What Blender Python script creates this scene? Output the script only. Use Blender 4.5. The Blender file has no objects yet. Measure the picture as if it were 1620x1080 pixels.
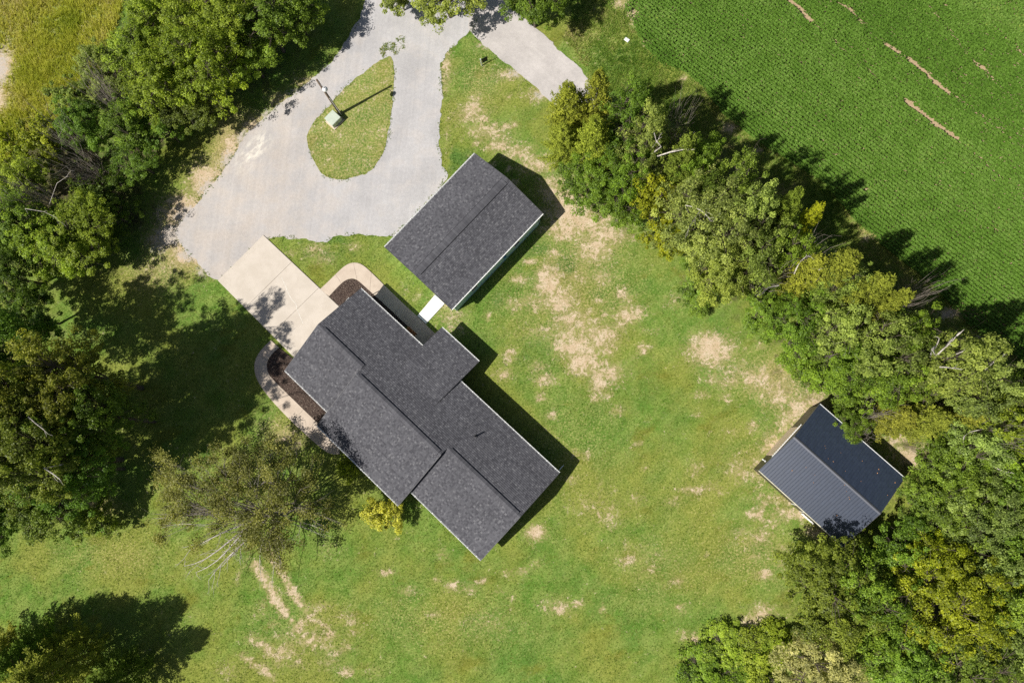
import bpy, bmesh, math
import numpy as np
from mathutils import Matrix, Vector
from mathutils.geometry import tessellate_polygon

# ------------------------------------------------------------------ camera
H = 76.67                       # drone height above the lawn, metres
F = 1150.0                      # focal length in photo pixels (1620 wide)
TA, TB = -0.145, -0.082         # small tilt away from straight down
SX, SY = 0.745, 0.416           # ground shadow per metre of height
scene = bpy.context.scene
COL = scene.collection
RX = Matrix.Rotation(TA, 3, 'X')
RY = Matrix.Rotation(TB, 3, 'Y')
RCW = (RY @ RX).transposed()
cam_d = bpy.data.cameras.new('camera')
cam = bpy.data.objects.new('camera', cam_d)
COL.objects.link(cam)
cam_d.sensor_width = 36.0
cam_d.lens = 36.0 * F / 1620.0
cam_d.clip_end = 6000.0
cam_d.clip_start = 0.5
cam.matrix_world = Matrix.Translation((0, 0, H)) @ RCW.to_4x4()
scene.camera = cam

# ------------------------------------------------------------------ light
world = bpy.data.worlds.new('World')
scene.world = world
world.use_nodes = True
wn = world.node_tree.nodes
wn.clear()
sky = wn.new('ShaderNodeTexSky')
sky.sky_type = 'NISHITA'
sky.sun_disc = False
SUN_EL = math.atan(1.0 / math.hypot(SX, SY))
sky.sun_elevation = SUN_EL
sky.sun_rotation = math.atan2(-SX, -SY)
sky.altitude = 150
sky.dust_density = 1.8
sky.ozone_density = 0.4
bg = wn.new('ShaderNodeBackground')
bg.inputs['Strength'].default_value = 0.05
wo = wn.new('ShaderNodeOutputWorld')
world.node_tree.links.new(sky.outputs[0], bg.inputs[0])
world.node_tree.links.new(bg.outputs[0], wo.inputs[0])
sun_d = bpy.data.lights.new('sun', 'SUN')
sun_d.energy = 5.0
sun_d.angle = math.radians(0.53)
sun_d.color = (1.0, 0.965, 0.905)
sun = bpy.data.objects.new('sun', sun_d)
COL.objects.link(sun)
sun.location = (-40, -22, 60)
sun.rotation_euler = Vector((SX, SY, -1)).to_track_quat('-Z', 'Y').to_euler()

scene.view_settings.view_transform = 'Standard'
scene.view_settings.look = 'None'
scene.view_settings.gamma = 1.0
scene.view_settings.exposure = 0.20
scene.view_settings.use_curve_mapping = False
scene.render.engine = 'CYCLES'
scene.cycles.max_bounces = 6
scene.cycles.transparent_max_bounces = 4
scene.cycles.use_denoising = False

# ------------------------------------------------------------------ helpers
rng = np.random.default_rng(7)
RW = np.array(RCW)


def G(px, py, z=0.0):
    """photo pixel -> world point at height z"""
    d = RW @ np.array([(px - 810.0) / F, -(py - 540.0) / F, -1.0])
    t = (z - H) / d[2]
    return np.array([d[0] * t, d[1] * t, z])


def G2(px, py, z=0.0):
    p = G(px, py, z)
    return (float(p[0]), float(p[1]))


def mesh_np(name, V, Fc, tint=None, smooth=False, tint_name='tint'):
    """V (n,3), Fc (m,k) uniform faces"""
    V = np.asarray(V, np.float32)
    Fc = np.asarray(Fc, np.int32)
    me = bpy.data.meshes.new(name)
    n, k = Fc.shape
    me.vertices.add(len(V))
    me.vertices.foreach_set('co', V.ravel())
    me.loops.add(n * k)
    me.loops.foreach_set('vertex_index', Fc.ravel())
    me.polygons.add(n)
    me.polygons.foreach_set('loop_start', np.arange(0, n * k, k, dtype=np.int32))
    me.update(calc_edges=True)
    me.polygons.foreach_set('use_smooth', np.full(n, bool(smooth)))
    if tint is not None:
        a = me.attributes.new(tint_name, 'FLOAT', 'FACE')
        a.data.foreach_set('value', np.asarray(tint, np.float32))
    return me


def link(name, me, mat=None, parent=None):
    o = bpy.data.objects.new(name, me)
    COL.objects.link(o)
    if mat is not None and me is not None and len(me.materials) == 0:
        me.materials.append(mat)
    if parent is not None:
        o.parent = parent
    return o


def tag(o, label=None, cat=None, group=None, kind=None):
    if label:
        o['label'] = label
    if cat:
        o['category'] = cat
    if group:
        o['group'] = group
    if kind:
        o['kind'] = kind
    return o


def empty(name, loc, rz=0.0):
    o = bpy.data.objects.new(name, None)
    o.empty_display_size = 0.3
    COL.objects.link(o)
    o.location = loc
    o.rotation_euler = (0, 0, rz)
    return o


class MB:
    """collects boxes, prisms, tubes; build() links ONE mesh object"""

    def __init__(s):
        s.v, s.f = [], []

    def add(s, vs, fs):
        b = len(s.v)
        s.v += [tuple(map(float, p)) for p in vs]
        s.f += [tuple(i + b for i in f) for f in fs]
        return s

    def box(s, x0, x1, y0, y1, z0, z1):
        s.add([(x0, y0, z0), (x1, y0, z0), (x1, y1, z0), (x0, y1, z0), (x0, y0, z1), (x1, y0, z1), (x1, y1, z1), (x0, y1, z1)],
              [(3, 2, 1, 0), (4, 5, 6, 7), (0, 1, 5, 4), (1, 2, 6, 5), (2, 3, 7, 6), (3, 0, 4, 7)])
        return s

    def bevbox(s, x0, x1, y0, y1, z0, z1, b):
        """box with chamfered top rim"""
        s.add([(x0, y0, z0), (x1, y0, z0), (x1, y1, z0), (x0, y1, z0),
               (x0, y0, z1 - b), (x1, y0, z1 - b), (x1, y1, z1 - b), (x0, y1, z1 - b),
               (x0 + b, y0 + b, z1), (x1 - b, y0 + b, z1), (x1 - b, y1 - b, z1), (x0 + b, y1 - b, z1)],
              [(3, 2, 1, 0)] + [(i, (i + 1) % 4, 4 + (i + 1) % 4, 4 + i) for i in range(4)] +
              [(4 + i, 4 + (i + 1) % 4, 8 + (i + 1) % 4, 8 + i) for i in range(4)] + [(8, 9, 10, 11)])
        return s

    def hexa(s, p):
        """8 points: bottom 4 ccw, top 4 ccw"""
        s.add(p, [(3, 2, 1, 0), (4, 5, 6, 7), (0, 1, 5, 4), (1, 2, 6, 5), (2, 3, 7, 6), (3, 0, 4, 7)])
        return s

    def tube(s, pts, rad, n=6, cap=True):
        pts = [np.array(p, float) for p in pts]
        if np.isscalar(rad):
            rad = [rad] * len(pts)
        rings = []
        for i, p in enumerate(pts):
            d = pts[min(i + 1, len(pts) - 1)] - pts[max(i - 1, 0)]
            d = d / (np.linalg.norm(d) + 1e-9)
            a = np.array([0, 0, 1.0]) if abs(d[2]) < .9 else np.array([1.0, 0, 0])
            x = np.cross(d, a)
            x /= np.linalg.norm(x)
            y = np.cross(d, x)
            rings.append([p + rad[i] * (math.cos(2 * math.pi * k / n) * x + math.sin(2 * math.pi * k / n) * y) for k in range(n)])
        vs = [q for r in rings for q in r]
        fs = []
        for i in range(len(pts) - 1):
            for k in range(n):
                k2 = (k + 1) % n
                fs.append((i * n + k, i * n + k2, (i + 1) * n + k2, (i + 1) * n + k))
        if cap:
            fs.append(tuple(range(n)))
            fs.append(tuple((len(pts) - 1) * n + k for k in range(n))[::-1])
        s.add(vs, fs)
        return s

    def build(s, name, mat, parent=None, smooth=False):
        me = bpy.data.meshes.new(name)
        me.from_pydata(s.v, [], s.f)
        me.update()
        bm = bmesh.new()
        bm.from_mesh(me)
        bmesh.ops.recalc_face_normals(bm, faces=bm.faces)
        bm.to_mesh(me)
        bm.free()
        if smooth:
            me.polygons.foreach_set('use_smooth', np.ones(len(me.polygons), bool))
        return link(name, me, mat, parent)


# ---- numpy value noise
_PERM = np.random.default_rng(3).random((256, 256))


def vnoise(x, y):
    xi = np.floor(x).astype(int)
    yi = np.floor(y).astype(int)
    fx = x - xi
    fy = y - yi
    fx = fx * fx * (3 - 2 * fx)
    fy = fy * fy * (3 - 2 * fy)
    g = lambda i, j: _PERM[i % 256, j % 256]
    return (g(xi, yi) * (1 - fx) + g(xi + 1, yi) * fx) * (1 - fy) + (g(xi, yi + 1) * (1 - fx) + g(xi + 1, yi + 1) * fx) * fy


def fbm(x, y, o=4):
    s = 0
    a = .5
    t = 0
    for k in range(o):
        s = s + a * vnoise(x * 2 ** k + 17.3 * k, y * 2 ** k + 9.1 * k)
        t += a
        a *= .55
    return s / t


def in_poly(x, y, poly):
    x = np.asarray(x)
    y = np.asarray(y)
    c = np.zeros(x.shape, bool)
    n = len(poly)
    for i in range(n):
        x0, y0 = poly[i]
        x1, y1 = poly[(i + 1) % n]
        if y0 == y1:
            continue
        m = ((y0 > y) != (y1 > y)) & (x < (x1 - x0) * (y - y0) / (y1 - y0) + x0)
        c ^= m
    return c


def chaikin(p, it=2):
    p = [np.array(q, float) for q in p]
    for _ in range(it):
        q = []
        for i in range(len(p)):
            a, b = p[i], p[(i + 1) % len(p)]
            q += [a * .75 + b * .25, a * .25 + b * .75]
        p = q
    return p


def ragged(poly, step=.22, amp=.16, seed=0):
    out = []
    n = len(poly)
    for i in range(n):
        a = np.array(poly[i], float)[:2]
        b = np.array(poly[(i + 1) % n], float)[:2]
        L = np.linalg.norm(b - a)
        m = max(1, int(L / step))
        for k in range(m):
            out.append(a + (b - a) * k / m)
    P = np.array(out)
    dx = fbm(P[:, 0] * 1.3 + seed, P[:, 1] * 1.3, 4) - .5
    dy = fbm(P[:, 0] * 1.3 + 50 + seed, P[:, 1] * 1.3 + 31, 4) - .5
    P = P + amp * 3.2 * np.stack([dx, dy], 1)
    return [tuple(p) for p in P]


def sheet(name, poly, z, mat, parent=None, thick=0.0):
    """flat polygon at height z, with skirts down by thick"""
    pts = [Vector((p[0], p[1], z)) for p in poly]
    tri = tessellate_polygon([pts])
    n = len(pts)
    vs = [tuple(p) for p in pts]
    fs = []
    for t in tri:
        a, b, c = [pts[i] for i in t]
        cr = (b.x - a.x) * (c.y - a.y) - (b.y - a.y) * (c.x - a.x)
        fs.append(tuple(t) if cr > 0 else (t[0], t[2], t[1]))
    if thick > 0:
        vs += [(p.x, p.y, z - thick) for p in pts]
        area = sum(pts[i].x * pts[(i + 1) % n].y - pts[(i + 1) % n].x * pts[i].y for i in range(n))
        for i in range(n):
            j = (i + 1) % n
            fs.append((j, i, n + i, n + j) if area > 0 else (i, j, n + j, n + i))
    me = bpy.data.meshes.new(name)
    me.from_pydata(vs, [], fs)
    me.update()
    return link(name, me, mat, parent)


# ------------------------------------------------------------------ materials
class NT:
    def __init__(s, name):
        s.m = bpy.data.materials.new(name)
        s.m.use_nodes = True
        s.t = s.m.node_tree
        s.t.nodes.clear()
        s.out = s.t.nodes.new('ShaderNodeOutputMaterial')

    def n(s, t, **kw):
        d = s.t.nodes.new(t)
        for k, v in kw.items():
            setattr(d, k, v)
        return d

    def l(s, a, b):
        s.t.links.new(a, b)

    def val(s, sock, v):
        if hasattr(v, 'is_linked') or isinstance(v, bpy.types.NodeSocket):
            s.l(v, sock)
        elif isinstance(v, (tuple, list)) and len(v) == 3 and sock.type == 'RGBA':
            sock.default_value = (*v, 1)
        else:
            sock.default_value = v

    def pos(s):
        return s.n('ShaderNodeNewGeometry').outputs['Position']

    def obj(s):
        return s.n('ShaderNodeTexCoord').outputs['Object']

    def noise(s, scale, vec=None, detail=3.0, rough=.55, dist=0.0, out=0):
        d = s.n('ShaderNodeTexNoise')
        d.inputs['Scale'].default_value = scale
        d.inputs['Detail'].default_value = detail
        d.inputs['Roughness'].default_value = rough
        d.inputs['Distortion'].default_value = dist
        s.l(vec if vec is not None else s.pos(), d.inputs['Vector'])
        return d.outputs[out]

    def vor(s, scale, vec=None, out='Color', feature='F1'):
        d = s.n('ShaderNodeTexVoronoi')
        d.feature = feature
        d.inputs['Scale'].default_value = scale
        s.l(vec if vec is not None else s.pos(), d.inputs['Vector'])
        return d.outputs[out]

    def math(s, op, a, b=0.0, c=None, clamp=False):
        d = s.n('ShaderNodeMath', operation=op)
        d.use_clamp = clamp
        s.val(d.inputs[0], a)
        s.val(d.inputs[1], b)
        if c is not None:
            s.val(d.inputs[2], c)
        return d.outputs[0]

    def mr(s, v, a, b, c=0.0, d=1.0, smooth=True):
        n = s.n('ShaderNodeMapRange')
        if smooth:
            n.interpolation_type = 'SMOOTHSTEP'
        s.val(n.inputs['Value'], v)
        n.inputs['From Min'].default_value = a
        n.inputs['From Max'].default_value = b
        n.inputs['To Min'].default_value = c
        n.inputs['To Max'].default_value = d
        return n.outputs['Result']

    def mix(s, f, a, b, mode='MIX'):
        d = s.n('ShaderNodeMix', data_type='RGBA', blend_type=mode)
        s.val(d.inputs[0], f)
        s.val(d.inputs[6], a)
        s.val(d.inputs[7], b)
        return d.outputs[2]

    def attr(s, name, out='Fac'):
        d = s.n('ShaderNodeAttribute', attribute_name=name)
        return d.outputs[out]

    def scale(s, col, f):
        d = s.n('ShaderNodeVectorMath', operation='SCALE')
        s.val(d.inputs[0], col)
        s.val(d.inputs['Scale'], f)
        return d.outputs[0]

    def stretch(s, vec, ang, sx, sy, sz=1.0):
        d = s.n('ShaderNodeMapping')
        s.l(vec, d.inputs['Vector'])
        d.vector_type = 'TEXTURE'
        d.inputs['Rotation'].default_value = (0, 0, ang)
        d.inputs['Scale'].default_value = (sx, sy, sz)
        return d.outputs[0]

    def bump(s, h, strength=.5, dist=.02):
        d = s.n('ShaderNodeBump')
        d.inputs['Strength'].default_value = strength
        d.inputs['Distance'].default_value = dist
        s.val(d.inputs['Height'], h)
        return d.outputs[0]

    def done(s, col, rough=.8, normal=None, metal=0.0, spec=.3, trans=None):
        p = s.n('ShaderNodeBsdfPrincipled')
        s.val(p.inputs['Base Color'], col)
        s.val(p.inputs['Roughness'], rough)
        p.inputs['Metallic'].default_value = metal
        p.inputs['Specular IOR Level'].default_value = spec
        if normal is not None:
            s.l(normal, p.inputs['Normal'])
        sh = p.outputs[0]
        if trans is not None:
            t = s.n('ShaderNodeBsdfTranslucent')
            s.val(t.inputs['Color'], trans[1])
            mx = s.n('ShaderNodeMixShader')
            mx.inputs[0].default_value = trans[0]
            s.l(sh, mx.inputs[1])
            s.l(t.outputs[0], mx.inputs[2])
            sh = mx.outputs[0]
        s.l(sh, s.out.inputs['Surface'])
        return s.m


def mat_plain(name, col, rough=.6, var=.15, scale=3.0, metal=0.0, spec=.3, bump=0.0):
    t = NT(name)
    v = t.noise(scale, t.obj(), 4)
    f = t.mr(v, .3, .7, 1 - var, 1 + var)
    c = t.scale(col, f)
    nm = t.bump(t.noise(scale * 12, t.obj(), 2), bump, .01) if bump > 0 else None
    return t.done(c, rough, nm, metal, spec)


def mat_foliage(name, trans=.33, rough=.5, spec=.25):
    """colour comes from the object's own colour, varied leaf by leaf"""
    t = NT(name)
    info = t.n('ShaderNodeObjectInfo')
    tint = t.attr('tint')
    f = t.mr(tint, 0, 1, .45, 1.8, False)
    c = t.scale(info.outputs['Color'], f)
    hue = t.n('ShaderNodeHueSaturation')
    rnd = info.outputs['Random']
    t.val(hue.inputs['Hue'], t.math('ADD', t.mr(rnd, 0, 1, .490, .502, False), t.mr(tint, 0, 1, .008, -.012, False)))
    hue.inputs['Saturation'].default_value = 1.0
    t.val(hue.inputs['Value'], t.mr(rnd, 0, 1, .92, 1.1, False))
    t.l(c, hue.inputs['Color'])
    col = hue.outputs[0]
    tc = t.mix(1.0, col, (1.25, 1.35, .45), 'MULTIPLY')
    return t.done(col, rough, None, 0, spec, (trans, tc))


def mat_bark(name, a, b, scale=6):
    t = NT(name)
    v = t.noise(scale, t.stretch(t.obj(), 0, 1, 1, 5), 5, .65)
    c = t.mix(t.mr(v, .35, .65), a, b)
    return t.done(c, .9, t.bump(v, .6, .03), 0, .1)


def mat_shingle(name):
    t = NT(name)
    tint = t.attr('tint')
    c = t.mix(t.mr(tint, 0, .75), (.064, .063, .071), (.110, .109, .119))
    c = t.mix(t.mr(tint, .8, 1.0), c, (.155, .153, .161))
    big = t.noise(.35, t.obj(), 3)
    c = t.scale(c, t.mr(big, .3, .7, .94, 1.05))
    gr = t.noise(60, t.obj(), 2)
    c = t.scale(c, t.mr(gr, .3, .7, .85, 1.15))
    return t.done(c, .92, None, 0, .2)


def mat_concrete(name, a, b, stain):
    t = NT(name)
    p = t.pos()
    n1 = t.noise(.7, p, 5, .6)
    c = t.mix(t.mr(n1, .35, .65), a, b)
    n2 = t.noise(2.2, p, 6, .7, .6)
    c = t.mix(t.mr(n2, .56, .74, 0, .55), c, stain)
    n3 = t.noise(30, p, 3)
    c = t.scale(c, t.mr(n3, .3, .7, .965, 1.03))
    return t.done(c, .85, t.bump(n3, .15, .01), 0, .25)


def mat_gravel(name, a, b, track_ang, pale=None, warm=True):
    t = NT(name)
    p = t.pos()
    sp = t.noise(23, p, 3, .7)
    n1 = t.noise(.25, p, 5, .6)
    c = t.mix(t.mr(n1, .38, .62), a, b)
    if warm:
        sx = t.n('ShaderNodeSeparateXYZ')
        t.l(p, sx.inputs[0])
        wf = t.math('ADD', t.mr(sx.outputs[0], -21, -36, 0, .65), t.mr(t.noise(.5, p, 4), .3, .7, -.3, .3))
        c = t.mix(t.math('MULTIPLY', wf, 1.0, clamp=True), c, (.50, .445, .395))
    tr = t.noise(1.0, t.stretch(p, track_ang, 26, .6), 4, .6, .5)
    c = t.scale(c, t.mr(tr, .3, .7, .955, 1.04))
    dk = t.noise(.16, p, 4, .6, .4)
    c = t.scale(c, t.mr(dk, .35, .65, .95, 1.04))
    sm = t.noise(3.0, p, 5, .7)
    c = t.scale(c, t.mr(sm, .3, .7, .94, 1.05))
    c = t.scale(c, t.mr(sp, .25, .75, .84, 1.15))
    if pale is not None:
        d = t.n('ShaderNodeVectorMath', operation='DISTANCE')
        t.l(t.stretch(p, pale[2], 2.3, 1.0), d.inputs[0])
        q = np.array([pale[0], pale[1]])
        ca, sa = math.cos(-pale[2]), math.sin(-pale[2])
        d.inputs[1].default_value = ((ca * q[0] - sa * q[1]) / 2.3, sa * q[0] + ca * q[1], 0)
        pf = t.math('MULTIPLY', t.mr(d.outputs['Value'], 1.9, .2), t.mr(t.noise(1.6, t.stretch(p, pale[2], 2, 1), 5, .7), .42, .62))
        c = t.mix(pf, c, (.72, .67, .58))
    return t.done(c, .95, t.bump(sp, .35, .02), 0, .15)


def mat_ground():
    t = NT('lawn_and_soil')
    p = t.pos()
    bare, dry, lush, wood, field, dust = (t.attr(k) for k in ('bare', 'dry', 'lush', 'wood', 'field', 'dust'))
    n_big = t.noise(.10, p, 4, .6)
    n_mid = t.noise(.55, p, 5, .65, .4)
    n_f = t.noise(5.0, p, 4, .7)
    n_ff = t.noise(17, p, 3, .7)
    g = t.mix(t.mr(n_mid, .33, .67), (.092, .178, .024), (.180, .240, .052))
    g = t.mix(t.mr(n_big, .40, .62, 0, .75), g, (.215, .225, .042))
    n_b2 = t.noise(.21, t.stretch(p, .8, 1.5, 1), 5, .6, .3)
    g = t.mix(t.mr(n_b2, .50, .66, 0, .4), g, (.080, .165, .028))
    olive = t.noise(.32, t.stretch(p, .3, 1.6, 1), 4, .6)
    g = t.mix(t.mr(olive, .56, .70, 0, .75), g, (.145, .155, .022))
    lf = t.math('ADD', lush, t.mr(n_mid, .3, .7, -.25, .25))
    g = t.mix(t.mr(lf, .25, .85, 0, .85), g, (.065, .145, .026))
    df = t.math('ADD', t.math('MULTIPLY', dry, 1.0), t.mr(n_f, .25, .75, -.42, .42))
    g = t.mix(t.mr(df, .15, .75, 0, .9), g, (.36, .29, .13))
    g = t.scale(g, t.mr(n_f, .25, .75, .78, 1.30))
    g = t.scale(g, t.mr(n_ff, .25, .75, .80, 1.36))
    mow = t.noise(1.0, t.stretch(p, math.radians(48), 9, .7), 4, .6, .5)
    g = t.scale(g, t.mr(mow, .3, .7, .91, 1.09))
    tuft = t.noise(1.6, p, 4, .7, .3)
    g = t.mix(t.mr(tuft, .60, .74, 0, .5), g, (.070, .135, .018))
    # bare sandy soil with ragged edges
    soil = t.mix(t.mr(t.noise(1.1, p, 5), .35, .65), (.56, .415, .275), (.66, .52, .38))
    soil = t.scale(soil, t.mr(n_ff, .25, .75, .84, 1.12))
    nb = t.noise(.9, p, 8, .78, .6)
    nb2 = t.noise(3.1, p, 6, .78, .4)
    bf = t.math('ADD', t.math('ADD', bare, t.mr(nb, .25, .75, -.72, .72, False)), t.mr(nb2, .25, .75, -.62, .62, False))
    bm_ = t.math('MULTIPLY', t.mr(bf, .38, .82), t.mr(t.noise(7.0, p, 4, .75), .32, .56, .28, 1.0))
    thin = t.math('ADD', bare, t.mr(t.noise(3.4, p, 5, .75), .25, .75, -.55, .55, False))
    g = t.mix(t.mr(thin, .10, .62, 0, .7), g, (.33, .28, .12))
    c = t.mix(bm_, g, soil)
    # leaf litter under the trees
    lit = t.mix(t.mr(n_f, .3, .7), (.045, .05, .02), (.13, .105, .055))
    c = t.mix(t.mr(t.math('ADD', wood, t.mr(n_mid, .3, .7, -.3, .3)), .3, .8), c, lit)
    dn = t.math('ADD', dust, t.mr(t.noise(2.2, p, 7, .78, .3), .25, .75, -.5, .5, False))
    c = t.mix(t.mr(dn, .30, .80, 0, .95), c, t.mix(n_ff, (.42, .36, .30), (.56, .50, .44)))
    fs = t.mix(t.mr(n_f, .3, .7), (.36, .255, .155), (.50, .375, .235))
    c = t.mix(field, c, fs)
    hgt = t.math('ADD', t.math('MULTIPLY', n_ff, .5), n_f)
    return t.done(c, .95, t.bump(hgt, .7, .06), 0, .1)


def mat_tinted(name, stops, rough=.8, trans=None, spec=.2):
    """colour ramp driven by per-face tint"""
    t = NT(name)
    r = t.n('ShaderNodeValToRGB')
    e = r.color_ramp.elements
    e[0].position, e[0].color = stops[0][0], (*stops[0][1], 1)
    e[1].position, e[1].color = stops[-1][0], (*stops[-1][1], 1)
    for q, c in stops[1:-1]:
        x = e.new(q)
        x.color = (*c, 1)
    t.l(t.attr('tint'), r.inputs[0])
    if trans:
        tc = t.mix(1.0, r.outputs[0], (1.2, 1.25, .5), 'MULTIPLY')
        return t.done(r.outputs[0], rough, None, 0, spec, (trans, tc))
    return t.done(r.outputs[0], rough, None, 0, spec)


def mat_siding(name, col):
    t = NT(name)
    p = t.obj()
    w = t.n('ShaderNodeTexWave')
    w.wave_type = 'BANDS'
    w.bands_direction = 'Z'
    w.wave_profile = 'SAW'
    w.inputs['Scale'].default_value = 1.6
    t.l(p, w.inputs['Vector'])
    c = t.scale(col, t.mr(t.noise(2, p, 4), .3, .7, .92, 1.06))
    return t.done(c, .55, t.bump(w.outputs['Fac'], .6, .015), 0, .3)


M = {}
M['foliage'] = mat_foliage('leaf_foliage')
M['needle'] = mat_foliage('needle_foliage', .18, .65, .12)
M['bark'] = mat_bark('brown_bark', (.07, .055, .04), (.17, .14, .11))
M['bark_grey'] = mat_bark('grey_bark', (.16, .135, .11), (.33, .29, .25))
M['deadwood'] = mat_bark('bleached_dead_wood', (.34, .30, .26), (.62, .57, .51))
M['twig'] = mat_bark('dry_grey_twig', (.20, .165, .135), (.36, .31, .27))
M['shingle'] = mat_shingle('charcoal_shingle')
M['roof_deck'] = mat_plain('roof_felt', (.05, .048, .052), .9)
M['drip'] = mat_plain('dark_drip_edge', (.09, .088, .092), .5)
M['white'] = mat_plain('white_aluminium', (.78, .78, .76), .4, .05)
M['soffit'] = mat_plain('soffit_panel', (.45, .45, .45), .6, .05)
M['siding_house'] = mat_siding('charcoal_lap_siding', (.13, .13, .14))
M['siding_garage'] = mat_siding('pale_blue_lap_siding', (.48, .66, .72))
M['glass'] = mat_plain('dark_window_glass', (.02, .025, .03), .05, .05, spec=.6)
M['door'] = mat_plain('dark_door_paint', (.05, .045, .04), .4)
M['concrete'] = mat_concrete('tan_concrete', (.555, .488, .408), (.610, .540, .458), (.470, .405, .330))
M['walk'] = mat_concrete('sidewalk_concrete', (.52, .425, .335), (.60, .50, .40), (.36, .295, .23))
M['white_concrete'] = mat_concrete('fresh_white_concrete', (.84, .82, .78), (.86, .84, .81), (.78, .76, .72))
M['crack'] = mat_plain('pale_crack_filler', (.70, .66, .58), .9)
M['gravel'] = mat_gravel('grey_gravel', (.432, .416, .410), (.488, .470, .462), math.radians(86),
                         (*G2(402, 238), math.radians(52)))
M['road'] = mat_gravel('packed_road_gravel', (.46, .425, .40), (.53, .49, .46), math.radians(-42), None, False)
M['ground'] = mat_ground()
M['mulch_base'] = mat_plain('dark_mulch', (.075, .05, .04), .95, .3, 4, bump=.5)
M['mulch'] = mat_tinted('mulch_chips', [(0, (.035, .024, .02)), (.6, (.12, .085, .068)), (.93, (.24, .18, .14)), (1, (.42, .35, .28))], .9)
M['grass'] = mat_tinted('lawn_blades', [(0, (.065, .145, .012)), (.4, (.155, .255, .028)), (.75, (.255, .305, .055)), (1, (.46, .40, .16))], .6, .25)
M['meadow'] = mat_tinted('meadow_blades', [(0, (.24, .30, .015)), (.5, (.44, .45, .035)), (.85, (.50, .46, .08)), (1, (.58, .50, .22))], .6, .25)
M['soy'] = mat_tinted('soybean_leaves', [(0, (.064, .140, .015)), (.55, (.126, .238, .030)), (.9, (.185, .30, .058)), (1, (.26, .33, .055))], .62, .24, .12)
M['metal_roof'] = mat_plain('charcoal_painted_steel', (.030, .041, .068), .38, .12, 1.5, .0, .9)
M['metal_ridge'] = mat_plain('grey_steel_ridge', (.11, .115, .135), .45, .06, 2, .3)
M['metal_wall'] = mat_plain('dark_bronze_steel_wall', (.085, .08, .055), .5, .15, 2, .1)
M['tan_door'] = mat_plain('cream_overhead_door', (.66, .52, .40), .6, .06)
M['rust'] = mat_plain('tan_dead_leaf', (.42, .22, .10), .8, .3)
M['pole'] = mat_bark('weathered_pole_wood', (.14, .10, .07), (.26, .20, .15))
M['box_green'] = mat_plain('pale_green_enamel', (.52, .57, .47), .4, .06)
M['galv'] = mat_plain('galvanised_steel', (.38, .39, .40), .4, .1, 4, .6)
M['black'] = mat_plain('black_sign_paint', (.012, .012, .014), .5)
M['teal'] = mat_plain('teal_sign_paint', (.05, .40, .45), .5)
M['bench'] = mat_bark('stained_bench_wood', (.24, .085, .025), (.38, .15, .05), 4)
M['tarp'] = mat_plain('blue_grey_tarp', (.16, .22, .30), .5, .25, 2, bump=.4)

# ------------------------------------------------------------------ traced outlines (metres on the ground)
PX = lambda lst, z=0.0: [G2(x, y, z) for x, y in lst]
gravel_px = [(640, -420), (600, -160), (588, -60), (575, 20), (540, 75), (505, 118), (458, 152), (420, 185), (388, 212), (366, 252), (334, 296), (296, 338), (272, 372),
             (296, 398), (318, 424), (340, 446), (352, 440), (416, 378), (428, 375), (455, 377), (485, 378), (505, 383), (516, 383), (532, 374), (560, 372), (590, 373),
             (622, 376), (650, 350), (712, 280), (700, 262), (695, 232), (696, 185), (701, 145), (696, 112), (702, 90), (718, 72),
             (736, 58), (744, 48), (752, 30), (750, -60), (752, -160), (770, -420)]
road_px = [(735, -60), (740, 30), (745, 52), (760, 66), (790, 92), (828, 120), (850, 142), (868, 158), (900, 185), (965, 170), (938, 132), (922, 113), (892, 86), (862, 57),
           (842, 40), (812, 14), (792, -4), (770, -60)]
island_px = [(621, 92), (624, 112), (622, 150), (618, 190), (610, 235), (594, 264), (570, 280), (536, 286), (513, 280), (498, 258), (488, 236),
             (485, 216), (490, 203), (506, 184), (530, 156), (560, 126), (590, 103), (611, 90)]
drive_px = [(345, 444), (417, 372), (552, 499), (474, 574)]
field_px = [(965, -70), (975, -10), (1000, 38), (1016, 75), (1045, 102), (1085, 118), (1112, 142), (1140, 180), (1165, 200), (1195, 225), (1240, 252), (1300, 290),
            (1350, 350), (1400, 395), (1470, 450), (1530, 515), (1600, 560), (1700, 640), (1900, 800), (1900, -200), (1200, -200)]
gravel_poly = [tuple(p) for p in chaikin(PX(gravel_px), 2)]
road_poly = [tuple(p) for p in chaikin(PX(road_px), 2)]
island_poly = [tuple(p) for p in chaikin(PX(island_px), 2)]
drive_poly = PX(drive_px)
field_poly = PX(field_px)
walkR_px_out = [(506, 458), (520, 445), (534, 431), (546, 420), (556, 415.5), (566, 415.5), (576, 420), (590, 433), (612, 455), (640, 482), (661, 501)]
walkR_px_in = [(521, 469), (532, 457), (543, 446), (551, 441.5), (560, 440.5), (567, 444), (577, 453), (598, 472), (622, 494), (645, 516)]
walkL_px_out = [(429, 538), (417, 549), (407, 562), (402, 577), (404, 594), (413, 612), (432, 636), (470, 675), (508, 709), (524, 719), (538, 718)]
walkL_px_in = [(442, 550), (431, 559), (424, 570), (422, 580), (425, 592), (438, 606), (470, 637), (503, 669), (520, 685), (536, 702)]
porch_px = [(645, 516), (661, 501), (690, 529), (720, 560), (700, 590), (645, 540)]
white_px = [(688.5, 466.5), (703.5, 480.5), (674, 512.5), (660.5, 499.5)]
meadow_px = [(-120, -120), (215, -120), (190, 30), (150, 120), (110, 190), (50, 215), (-20, 280), (-200, 300)]
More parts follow.
